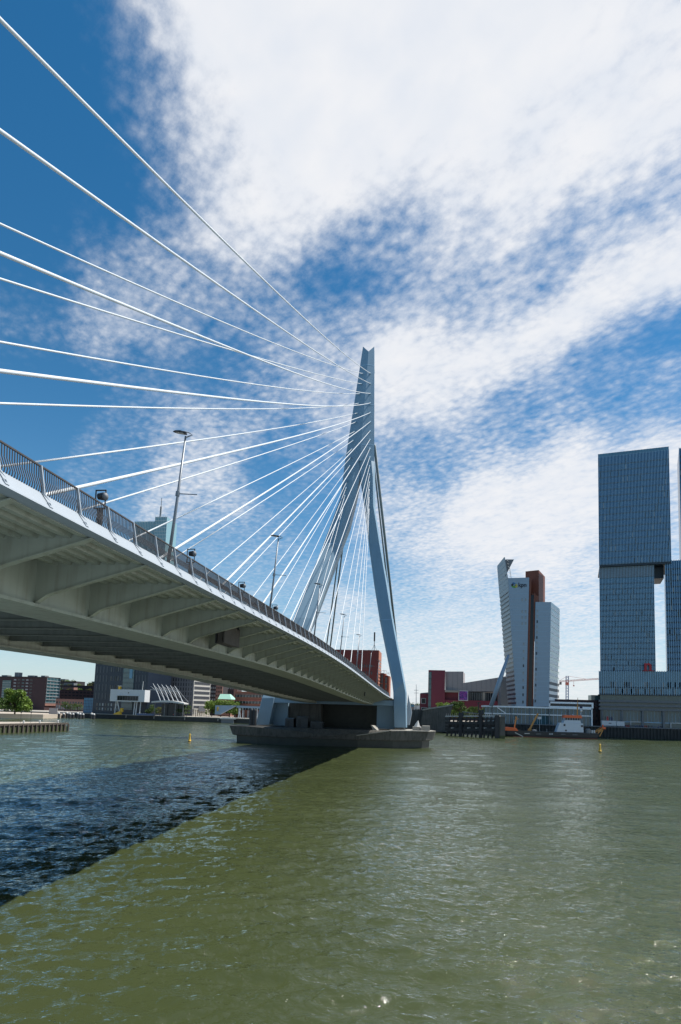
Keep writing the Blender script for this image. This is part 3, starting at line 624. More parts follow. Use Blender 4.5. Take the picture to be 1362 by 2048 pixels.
# ------------------------------------------------------------------ street lamps, floodlights and the gantry on the bridge
def build_lamps():
    ly = [35.5, 59.1, 82.3, 106.2, 129.9, 156, 179]
    names = ['beside the first dark floodlight', 'between two thick white cables', 'in front of the pylon\'s left leg', 'just before the red office block', 'where the cables bunch together', 'against the red office block', 'next to the pylon\'s right leg']
    proto = None
    for i, y in enumerate(ly):
        if proto is None:
            r = empty('street_lamp', (0, 0, 0))
            m = MB(); m.tube([(0, 0, 0), (.42, 0, 5.2), (.76, 0, 9.9)], [.115, .09, .06], 10); m.build('pole', 'lamp_grey', r, smooth=True)
            m = MB(); m.tube([(0, 0, 0), (.03, 0, .4)], [.2, .17], 10); m.build('base', 'lamp_grey', r)
            m = MB(); m.bar((.46, -.03, 5.9), (1.75, .0, 5.82), .05); m.tube([(.44, 0, 5.75), (.47, 0, 6.05)], .14, 8); m.build('flag_bracket', 'lamp_grey', r)
            m = MB(); m.tube([(.76, 0, 9.8), (1.05, 0, 9.92), (1.22, 0, 9.96), (1.0, 0, 10.12), (.6, 0, 10.25)], [.04, .04, .02, .035, .035], 8); m.build('bracket', 'lamp_grey', r)
            m = MB(); m.loft([[(.80, -.12, 10.04), (.80, .12, 10.04), (.80, .12, 10.14), (.80, -.12, 10.14)], [(.45, -.22, 10.13), (.45, .22, 10.13), (.45, .19, 10.24), (.45, -.19, 10.24)], [(.1, -.18, 10.19), (.1, .18, 10.19), (.1, .15, 10.27), (.1, -.15, 10.27)], [(-.1, -.05, 10.23), (-.1, .05, 10.23), (-.1, .04, 10.26), (-.1, -.04, 10.26)]])
            h = m.build('lamp_head', 'black_steel', r)
            m = MB(); m.hexa([(.14, -.12, 10.155), (.62, -.14, 10.06), (.62, .14, 10.06), (.14, .12, 10.155), (.14, -.12, 10.175), (.62, -.14, 10.08), (.62, .14, 10.08), (.14, .12, 10.175)]); m.build('lens', 'off_white', h)
            proto = r; o = r
        else: o = copy_tree(proto)
        o.location = (-16.8, y, Z0(y)+.66); o.scale = (1, 1, .955); tag(o, 'slim grey street lamp on the bridge %s' % names[i], 'street lamp', 'street lamps along the bridge')
    # floodlight boxes at the cable feet
    pr = None
    for i, (px, py_, lab) in enumerate(((203, 987, 'nearest the two thickest low cables'), (383, 1103, 'after the first street lamp'), (484, 1168, 'before the second street lamp'), (550, 1213, 'after the second street lamp'))):
        P = onX(px, py_, -15.9)
        if pr is None:
            r = empty('floodlight', (0, 0, 0))
            m = MB(); m.box(-.30, .24, -.03, .03, -.02, .03); m.box(-.30, -.26, -.03, .03, -.9, 0); m.box(.20, .24, -.03, .03, -.9, 0); m.box(-.1, .1, -.1, .1, -2.0, -.9); m.box(-.3, .24, -.05, .05, -.92, -.86); m.build('yoke', 'black_steel', r)
            m = MB(); m.tube([(-.14, 0, -.3), (.16, 0, -.3)], [.15, .2], 12); m.build('lamp_body', 'black_steel', r)
            m = MB(); m.tube([(.16, 0, -.3), (.27, 0, -.3), (.34, 0, -.3)], [.2, .17, .05], 12); m.build('dome_lens', 'stone_grey', r, smooth=True)
            pr = r; o = r
        else: o = copy_tree(pr)
        o.location = (-15.9, P[1], P[2]+.1+.0); tag(o, 'dark floodlight with white dome behind the railing %s' % lab, 'floodlight', 'floodlights along the bridge')
        o.location[2] = max(P[2]+.15, Z0(P[1])+2.0)
    # inspection gantry under the cantilever
    y = 50.6; z = Z0(y); r = empty('inspection_gantry', (-17.9, y, z-1)); tag(r, 'narrow brown inspection gantry hanging under the bridge cantilever', 'gantry')
    m = MB(); m.box(-18.15, -17.65, y-1.9, y+1.9, z-1.9, z-1.75); m.box(-18.12, -17.7, y-1.9, y-1.8, z-1.75, z-.3); m.build('platform', 'timber', r, local=False)
    m = MB(); m.box(-18.3, -18.2, y-2, y+2, z-1.95, z-.3); m.build('side_panel', 'black_steel', r, local=False)
    m = MB(); m.box(-17.6, -17.5, y-2, y+2, z-1.9, z-.25); m.build('side_panel', 'timber', r, local=False)
    m = MB(); m.box(-18.3, -17.4, y-1.4, y-1.3, z-.4, z-.0); m.box(-18.3, -17.4, y+1.3, y+1.4, z-.4, z-.0); m.build('hanger', 'black_steel', r, local=False)
    # small dark service pipe under the far cantilever part
    P = onX(730, 1390, -17.5); m = MB(); m.tube([(P[0], P[1], Z0(P[1])-.2), (P[0]-.1, P[1], Z0(P[1])-1.6)], .18, 8); m.tube([(P[0], P[1], Z0(P[1])-.2), (P[0], P[1], Z0(P[1])+.1)], .3, 8); tag(m.build('drain_pipe', 'black_steel'), 'short black drain pipe hanging under the deck close to the pylon', 'pipe')
build_lamps()

# ------------------------------------------------------------------ trees
def make_tree(label, P, h, rad, leaf, seed, n=2600, group='trees on the far bank', trunk_h=.24):
    g = np.random.default_rng(seed); r = empty('broadleaf_tree', tuple(P)); tag(r, label, 'tree', group)
    m = MB(); top = h*.62
    m.tube([(0, 0, -.1), (.1, 0, h*trunk_h), (.0, .15, top)], [h*.03, h*.022, h*.006], 8)
    clumps = []
    for i in range(20):
        a = g.uniform(0, 2*math.pi); rr = rad*math.sqrt(g.uniform(.05, 1.0)); z = h*g.uniform(trunk_h, .84); k = 1-.6*max(0, (z/h-.5)/.4)**1.5
        c = np.array([rr*k*math.cos(a), rr*k*math.sin(a), z]); clumps.append((c, rad*g.uniform(.28, .46)))
        m.tube([(0, 0, h*g.uniform(trunk_h*.8, .5)), c*.6+np.array([0, 0, h*.15]), c], [h*.012, h*.008, h*.003], 5)
    m.build('trunk', 'bark', r)
    cen = []; 
    for i in range(n):
        c, s = clumps[g.integers(len(clumps))]; d = g.normal(size=3); d /= np.linalg.norm(d); cen.append(c+d*s*g.uniform(.55, 1.05)*np.array([1, 1, .8]))
    cen = np.array(cen); sz = rad*.062*g.uniform(.7, 1.4, size=n)
    a = g.normal(size=(n, 3)); a /= np.linalg.norm(a, axis=1)[:, None]; b = np.cross(a, g.normal(size=(n, 3))); b /= np.linalg.norm(b, axis=1)[:, None]
    v = np.stack([cen-a*sz[:, None]*1.3, cen+b*sz[:, None]*.8, cen+a*sz[:, None]*1.3, cen-b*sz[:, None]*.8], 1).reshape(-1, 3)
    me = bpy.data.meshes.new('crown'); me.from_pydata(v.tolist(), [], np.arange(4*n).reshape(-1, 4).tolist()); me.materials.append(MATS[leaf]); me.update()
    link('crown', me, r); return r

# ------------------------------------------------------------------ building helpers (local frame: x along the front, y inward, z up)
def winmesh(w, h, mat, d=.12, frame=None):
    m = MB(); m.box(-w/2, w/2, -d, .05, 0, h)
    if frame: m.cur = 1; m.box(-w/2-.12, w/2+.12, -d-.1, 0, -.16, -.02)
    return m.mesh('window', [mat, frame] if frame else mat)
def win_grid(root, u0, u1, z0, z1, cols, rows, wf, hf, mat, face='front', W=0, skip=None, frame=None, mats=None):
    me = [winmesh((u1-u0)/cols*wf, (z1-z0)/rows*hf, mm, frame=frame) for mm in (mats or [mat])]
    k = 0
    for r in range(rows):
        for c in range(cols):
            if skip and skip(r, c): continue
            u = u0+(c+.5)*(u1-u0)/cols; z = z0+(r+(1-hf)/2)*(z1-z0)/rows
            o = link('window', me[(r*7+c*3+k) % len(me) if len(me) > 1 else 0], root, (u, 0, z) if face == 'front' else (W, u, z)); k += 1
            if face == 'right': o.rotation_euler[2] = R(90)
            if face == 'left': o.rotation_euler[2] = R(-90)
def bframe(name, label, cat, A, B, z, group=None):
    rz, W = frame(A, B); r = empty(name, (A[0], A[1], z), rz); tag(r, label, cat, group); return r, W
def walls(r, W, D, H, mat, name='wall', u0=0, z0=0, v0=0):
    m = MB(); m.box(u0, W, v0, v0+D, z0, H); return m.build(name, mat, r)
def Hz(px, py, Y, z): return onY(px, py, Y)[2]-z

def text_mesh(body, size, extrude, offset, mat):
    cu = bpy.data.curves.new(body, 'FONT'); cu.body = body; cu.size = size; cu.extrude = extrude; cu.offset = offset
    o = bpy.data.objects.new('tmp', cu); col.objects.link(o); dg = bpy.context.evaluated_depsgraph_get()
    me = bpy.data.meshes.new_from_object(o.evaluated_get(dg)); bpy.data.objects.remove(o)
    me.materials.clear(); me.materials.append(MATS[mat]); return me
# ------------------------------------------------------------------ twin glass towers on the right
def build_towers():
    A = np.array([108.9, 408.0]); th = R(-13.2); ux = np.array([math.cos(th), math.sin(th)])
    r = empty('stacked_glass_tower', (A[0], A[1], ZR), th); tag(r, 'very tall stacked blue glass towers joined by a podium with a red letter n', 'tower')
    def uof(px, py, v=0.0):   # u and height of a pixel on the front plane (offset v inward)
        d = ray(px, py); n = np.array([-math.sin(th), math.cos(th)]); o = A+n*v
        t = (o@n)/(d[:2]@n); P = _C+d*t; return (P[:2]-o)@ux, P[2]-ZR
    def blockf(name, u0, u1, z0, z1, v0, D, floors, fins, glass='glass_tower', finmat='fin_grey', top=2.0, finw=.14):
        b = MB(); sh = .10*D; b.hexa([(u0, v0, z0), (u1, v0, z0), (u1, v0+D, z0), (u0+sh, v0+D, z0), (u0, v0, z1), (u1, v0, z1), (u1, v0+D, z1), (u0+sh, v0+D, z1)]); body = b.build(name, glass, r)
        fh = (z1-z0-top)/floors; m = MB(); m.box(u0+.02, u1-.02, v0-.3, v0+1.0, 0, .85); me = m.mesh('floor_band', 'slab_dark')
        for k in range(floors): link('floor_band', me, body, (0, 0, z0+k*fh+.02))
        f = MB(); n = fins; dx = (u1-u0)/n
        for k in range(n+1):
            u = u0+k*dx; f.box(u-finw, u+finw, v0-.6, v0-.02, z0+.1, z1+.4)
        kind(f.build('facade_fins', finmat, body), 'stuff')
        # a few rooms whose blinds differ
        wm = MB(); wm.box(0, dx*.6, v0-.1, v0-.02, .9, fh-.3); wl = wm.mesh('window', 'window_light'); wd = wm.mesh('window', 'window_dark'); wt = wm.mesh('window', 'glass_lower')
        for k in range(110):
            i = rng.integers(0, n); q = rng.integers(0, floors); link('window', wl if k % 5 == 0 else (wd if k % 2 else wt), body, (u0+(i+.2)*dx, 0, z0+q*fh))
        return body
    uL, zt = uof(1202, 918); uR, zt2 = uof(1336, 905); _, zb = uof(1202, 1133); zt = (zt+zt2)/2
    blockf('upper_tower', .3, uR, zb, zt, -3.0, 34, 17, 49)
    m = MB(); m.box(.3, uR, -2.9, -2.4, zt, zt+2.6); 
    for k in range(25): u = .3+k*(uR-.3)/24; m.box(u-.08, u+.08, -3.1, -2.9, zt, zt+2.6)
    m.build('roof_screen', 'glass_podium', r)
    m = MB(); m.box(.4, uR-.1, -2.9, 30.9, zb-.9, zb-.02); m.build('soffit', 'slab_dark', r)
    u1, _ = uof(1309, 1240); _, zp = uof(1250, 1343); uG, _ = uof(1332, 1240)
    blockf('lower_tower', .5, u1, zp, zb-.9, 0, 28, 17, 36, 'glass_lower', top=8)
    m = MB(); m.box(.4, u1+.1, -.7, 0, zb-8.2, zb-1.0); m.build('louvre_storey', 'stone_grey', r)
    m = MB()
    for k in range(37): u = .5+k*(u1-.5)/36; m.box(u-.12, u+.12, -.95, -.7, zb-8.2, zb-1.0)
    kind(m.build('louvre_fins', 'fin_grey', r), 'stuff')
    m = MB(); m.box(u1, uG, 6, 24, zb-8.5, zb-1.0); m.build('bridge_storey', 'slab_dark', r)
    _, zr = uof(1345, 1122)
    blockf('right_tower', uG, uG+46, zp, zr, -1.0, 30, 18, 36)
    u3, z3 = uof(1357.5, 898); blockf('far_tower', u3, u3+30, zr+.02, z3, -1.0, 28, 17, 26)
    # podium and base
    _, zd = uof(1250, 1390); ul, _ = uof(1199, 1370)
    blockf('podium', ul-.3, uG+50, zd, zp, -1.4, 40, 2, 68, 'glass_podium', top=6.5, finw=.15)
    zb0 = 0
    lo = MB(); lo.box(0.2, uG+50, 1.5, 38, 0, zd); lo.build('base_glazing', 'glass_teal', r)
    _, zt3 = uof(1250, 1421); n = 4
    for k in range(n):
        z = zd-(k+1)*(zd-zt3)/n+.2; m = MB(); m.box(-1.0+.3*(k > 0), uG+50, -1.5, 39, z+ (2.2 if k == 0 else 0), z+(zd-zt3)/n*(.98 if k == 0 else .55)); m.build('floor_slab', 'stone_grey', r)
    for k in range(9):
        u = .6+k*12.0; m = MB(); m.box(u, u+1.3, -.9, .6, 0, zt3+.3); m.build('column', 'stone_grey', r)
    for k in range(46):
        u = 2.2+k*2.0; m = MB(); 
        if k % 6: m.box(u, u+.14, 1.35, 1.5, 3.4, zt3); m.build('mullion', 'fin_grey', r)
    m = MB(); m.box(.3, uG+50, 1.2, 1.5, 2.9, 3.5); m.build('transom', 'fin_grey', r)
    for (a, b) in ((18, 25), (41, 49)):
        m = MB(); m.box(a, a+.5, -.2, 1.4, 0, 3.1); m.box(b-.5, b, -.2, 1.4, 0, 3.1); m.box(a, b, -.2, 1.4, 3.1, 3.6); m.build('door_portal', 'off_white', r)
    # the red letter
    un, zn = uof(1296, 1341)
    o = link('letter_sign', text_mesh('n', 9.8, .4, .22, 'red_sign'), r, (un-2.7, -2.4, zp+.5)); o.rotation_euler = (R(90), 0, 0)
    m = MB(); m.box(un-3.3, un+3.3, -2.5, -1.9, zp+.1, zp+.5); m.build('sign_plinth', 'red_sign', r)
    m = MB(); un2, _ = uof(1228, 1341); m.tube([(un2, -.9, zp), (un2, -.9, zp+2.6)], .35, 8); m.build('vent_pipe', 'black_steel', r)
build_towers()

def build_kpn():
    Y = 400.0; r = empty('leaning_office_tower', (62, Y, ZR)); tag(r, 'pale office tower with leaning louvred wall, brown core and kpn sign', 'tower')
    def W(px, py, y=Y): return onY(px, py, y)
    m = MB()
    # left slab: front face between slanting edges
    def slab(name, pts, depth, mat, dz=0):
        m = MB(); m.loft([[tuple(p) for p in pts], [(p[0]+dz, p[1]+depth, p[2]) for p in pts]]); return m.build(name, mat, r, local=False)
    b0, b1, t1, t0 = W(1033, 1413), W(1052.3, 1413), W(1058.4, 1155), W(1015.5, 1156)
    sl_ = slab('front_slab', [b0, b1, t1, t0], 20, 'panel_blue_grey')
    # panel joints, storeys and windows on the slab
    for k in range(1, 24):
        f = k/24; a = b0+(t0-b0)*f; c = b1+(t1-b1)*f
        q = MB(); q.hexa([a+[.1, -.05, 0], c+[-.1, -.05, 0], c+[-.1, .02, 0], a+[.1, .02, 0], a+[.1, -.05, .12], c+[-.1, -.05, .12], c+[-.1, .02, .12], a+[.1, .02, .12]]); q.build('panel_joint', 'fin_grey', sl_, local=False)
    wm = MB(); wm.box(-.42, .42, -.12, .05, -.9, .9); wl = wm.mesh('window', 'window_light'); wd = wm.mesh('window', 'louvre_gap')
    for k, y in enumerate((1199, 1223, 1235, 1247)):
        for x in (1044.5, 1051.5): link('window', wl, sl_, tuple(W(x, y, Y-.03)), False)
    for k, y in enumerate(np.linspace(1288, 1404, 9)): link('window', wd if k > 5 or k == 3 else wl, sl_, tuple(W(1047.5-.2*k, y, Y-.03)), False)
    # rust strips and dark glazed slot
    slab('rust_strip', [W(1052.6, 1413, Y+.4), W(1055.6, 1413, Y+.4), W(1063.0, 1157, Y+.6), W(1058.7, 1155, Y+.6)], 18, 'rust_panel')
    slab('glazed_slot', [W(1056.0, 1413, Y+.7), W(1063.8, 1413, Y+.7), W(1068.6, 1190, Y+.7), W(1061.5, 1190, Y+.7)], 14, 'glass_dark')
    slab('rust_strip', [W(1063.3, 1413, Y+.6), W(1066.6, 1413, Y+.6), W(1070.6, 1186, Y+.6), W(1068, 1186, Y+.6)], 18, 'rust_panel')
    # core rising above the roofs
    a, b, c = W(1051, 1141, Y+10), W(1077.5, 1140, Y+6), W(1090, 1155, Y+26)
    zt = b[2]; zb = W(1077, 1215, Y+6)[2]
    m = MB(); m.prism([(a[0], a[1]), (b[0], b[1]), (c[0], c[1]), (a[0]+4, c[1]+6)], zb-20, zt); co = m.build('core', 'rust_panel', r, local=False)
    e, f = W(1064.5, 1186, Y+1.2), W(1077, 1192, Y+1.2)
    m = MB(); m.hexa([(e[0], e[1], zb-12), (f[0], f[1]+.5, zb-12), (f[0], f[1]+6, zb-12), (e[0], e[1]+6, zb-12), (e[0], e[1], e[2]), (f[0], f[1]+.5, f[2]), (f[0], f[1]+6, f[2]), (e[0], e[1]+6, e[2])]); m.build('core_shoulder', 'rust_panel', co, local=False)
    # right block
    a, b = W(1071, 1204), W(1102, 1204); zt = a[2]; c = W(1119.5, 1220, Y+26); a0, bb0, c0 = W(1066.8, 1413), W(1097.8, 1413), W(1117.5, 1409, Y+26)
    m = MB(); m.loft([[tuple(a0), tuple(bb0), (c0[0], c0[1], bb0[2]), (a0[0]+8, c0[1]+2, bb0[2])], [tuple(a), tuple(b), (c[0], c[1], zt), (a[0]+8, c[1]+2, zt)]]); rb = m.build('right_block', 'panel_blue_grey', r, local=False)
    for k in range(1, 21):
        f = k/21; p = a0+(a-a0)*f; q = bb0+(b-bb0)*f; j = MB()
        j.hexa([p+[.1, -.05, 0], q+[-.1, -.05, 0], q+[-.1, .02, 0], p+[.1, .02, 0], p+[.1, -.05, .12], q+[-.1, -.05, .12], q+[-.1, .02, .12], p+[.1, .02, .12]]); j.build('panel_joint', 'fin_grey', rb, local=False)
    for k, y in enumerate(np.linspace(1222, 1402, 18)): link('window', wl if k % 3 != 2 else wd, rb, tuple(W(1075-.26*k, y, Y-.03)), False)
    # right side: white storey bands with pale glass between
    nb = 17
    for k in range(nb):
        for part, (f0, f1, mat, off) in enumerate(((k/nb, (k+.52)/nb, 'panel_white', .22), ((k+.52)/nb, (k+1)/nb, 'band_glass' if k > 3 else 'stone_grey', .08))):
            P = [bb0+(b-bb0)*f0, np.array([c0[0], c0[1], bb0[2]])+(np.array([c[0], c[1], zt])-np.array([c0[0], c0[1], bb0[2]]))*f0]
            Q = [bb0+(b-bb0)*f1, np.array([c0[0], c0[1], bb0[2]])+(np.array([c[0], c[1], zt])-np.array([c0[0], c0[1], bb0[2]]))*f1]
            n = np.array([P[1][1]-P[0][1], -(P[1][0]-P[0][0]), 0]); n = n/np.linalg.norm(n)*off
            s = MB(); s.hexa([P[0]-n*.1, P[0]+n, P[1]+n, P[1]-n*.1, Q[0]-n*.1, Q[0]+n, Q[1]+n, Q[1]-n*.1]); s.build('storey_band', mat, rb, local=False)
    # leaning louvred wall on the left
    nb0, nb1 = W(1032.6, 1413), W(1008.4, 1108); fb0, fb1 = W(1017, 1411, Y+24), W(995.4, 1137, Y+24)
    nmid = W(1016.2, 1158); fmid = W(1003.5, 1240, Y+24)
    def near(z): return np.array([np.interp(z, [nb0[2], nmid[2], nb1[2]], [nb0[0], nmid[0], nb1[0]]), Y, z])
    def farp(z): return np.array([np.interp(z, [fb0[2], fmid[2], fb1[2]], [fb0[0], fmid[0], fb1[0]]), Y+24, z])
    zt = (nb1[2]+fb1[2])/2; zb = nb0[2]
    m = MB(); lv = np.linspace(zb, zt, 12)
    m.loft([[near(z), farp(z), farp(z)+[.5, 0, 0], near(z)+[.12, .3, 0]] for z in lv]); lw = m.build('leaning_wall', 'louvre_gap', r, local=False)
    nL = 34
    for k in range(nL):
        z0 = zb+(zt-zb)*k/nL; z1 = zb+(zt-zb)*(k+(.58 if k < 26 else .96))/nL; q = MB(); o = np.array([-.35, -.12, 0])
        q.hexa([near(z0)+[.05, 0, 0], near(z0)+o, farp(z0)+o, farp(z0)+[.05, 0, 0], near(z1)+[.05, 0, 0], near(z1)+o, farp(z1)+o, farp(z1)+[.05, 0, 0]]); q.build('louvre_band', 'louvre', lw, local=False)
    # rear bracing of the screen and the maintenance arm
    m = MB()
    for k in range(7):
        z = nmid[2]+(zt-nmid[2])*k/7; m.bar(near(z)+[1.2, .6, 0], near(z)+[2.6, 3, 0], .2); 
    m.bar(near(nmid[2])+[2.6, 3, 0], near(zt-6)+[2.6, 3, 0], .3)
    m.build('screen_bracing', 'off_white', lw, local=False)
    p = W(1011, 1120, Y+3); m = MB(); m.prism([(p[0], p[2]-11), (p[0]+5.6, p[2]+.4), (p[0], p[2]+.4)], Y+3, Y+4.2, 'y'); m.build('roof_arm', 'stone_grey', r, local=False)
    # slanting strut
    s0, s1 = W(982, 1412, Y-6), W(1017, 1310, Y-1.5); m = MB(); m.tube([s0, s0+(s1-s0)*.5, s1], [1.35, 1.5, .8], 14); m.build('strut', 'panel_blue_grey', r, smooth=True, local=False)
    # sign
    o = link('sign_letters', text_mesh('kpn', 6.4, .12, .06, 'logo_dark'), r, tuple(W(1036.5, 1173.5, Y-.3)), False); o.rotation_euler = (R(90), 0, 0); o.scale = (.58, .62, 1)
    C_ = W(1028.8, 1171, Y-.3)
    def lobe(cx, cz, rx, rz, rot, mat, d):
        n = 14; m = MB(); pts = []
        for q in range(n):
            t = 2*math.pi*q/n; a, b = rx*math.cos(t), rz*math.sin(t); pts.append((C_[0]+cx+a*math.cos(rot)-b*math.sin(rot), C_[2]+cz+a*math.sin(rot)+b*math.cos(rot)))
        m.prism(pts, Y-.12-d, Y-.03, 'y'); m.build('emblem', mat, r, local=False)
    lobe(-.1, .0, 2.0, 1.55, -.3, 'logo_green', .06); lobe(1.1, -.2, 1.0, 1.3, .4, 'logo_yellow', .1); lobe(-1.2, .5, .9, .8, .6, 'logo_dark', .12); lobe(-.3, 1.5, 1.1, .55, -.4, 'logo_blue', .14); lobe(.1, .3, .8, .55, .2, 'panel_blue_grey', .16); lobe(.4, .0, .35, .5, 0, 'logo_dark', .2)
    # low glass pavilion at its foot
    v = empty('glass_pavilion', (70, 398, ZR)); tag(v, 'long low glass pavilion with white flat roof below the leaning tower', 'pavilion')
    yv = 398.8; a = onY(966, 1413, yv); b = onY(1184, 1417, yv); zr = onY(1060, 1413, yv)[2]
    m = MB(); m.box(a[0], b[0], yv, yv+14, zr-1.0, zr); m.build('roof', 'panel_white', v, local=False)
    m = MB(); m.box(a[0]+1.2, b[0]-.4, yv+1.2, yv+13, ZR, zr-1.0); m.build('glazing', 'glass_teal', v, local=False)
    for k in range(27):
        x = a[0]+2+k*(b[0]-a[0]-3)/26; m = MB(); m.box(x-.1, x+.1, yv+1.0, yv+1.2, ZR, zr-1.0); m.build('mullion', 'fin_grey', v, local=False)
    m = MB(); zq = ZR+(zr-ZR)*.55; m.box(a[0]+1, b[0]-.4, yv+.5, yv+1.0, zq-.3, zq+.3); m.build('gallery', 'panel_white', v, local=False)
    for k in range(5):
        x = a[0]+6+k*12; m = MB(); m.bar((x, yv+.7, ZR), (x+.01, yv+.7, zr-1), .45); m.build('column', 'stone_grey', v, local=False)
    m = MB(); x = a[0]+9; m.bar((x, yv+.6, zr-1), (x+6, yv+.6, zq), .5); m.build('stair_brace', 'panel_white', v, local=False)
    for k in range(4):
        m = MB(); x = b[0]-8-k*.2; m.box(b[0]-.4, b[0]+.3, yv, yv+13.5, ZR, zr) if k == 0 else None
        if k == 0: m.build('end_wall', 'panel_white', v, local=False)
    u0, u1 = onY(1097, 1404, 404), onY(1186, 1404, 404); m = MB(); m.box(u0[0], u1[0], 403, 412, zr+.02, zr+3.6); up = m.build('upper_storey', 'panel_white', v, local=False)
    m = MB(); m.box(u0[0]+.8, u1[0]-1.2, 402.9, 403, zr+.8, zr+2.5); m.build('ribbon_window', 'glass_dark', up, local=False)
    # brick warehouse between pavilion and towers
    w = empty('brick_warehouse', (100, 408, ZR)); tag(w, 'brown brick warehouse end wall wedged beside the stacked towers', 'warehouse')
    a = onY(1187, 1402, 414); b = onY(1206, 1402, 414); m = MB(); m.box(a[0]-36, b[0]+2, 414, 450, ZR, a[2]+.6); m.build('wall', 'brick_brown', w, local=False)
    m = MB(); m.box(b[0]-7, b[0]-1, 416, 424, a[2]+.6, a[2]+4.0); m.build('roof_unit', 'glass_teal', w, local=False)
    for k in range(4):
        for q in range(2):
            m = MB(); z = ZR+2+k*3.6; m.box(a[0]+1.2+q*3, a[0]+2.6+q*3, 413.9, 414, z, z+1.8); m.build('window', 'window_dark', w, local=False)
build_kpn()

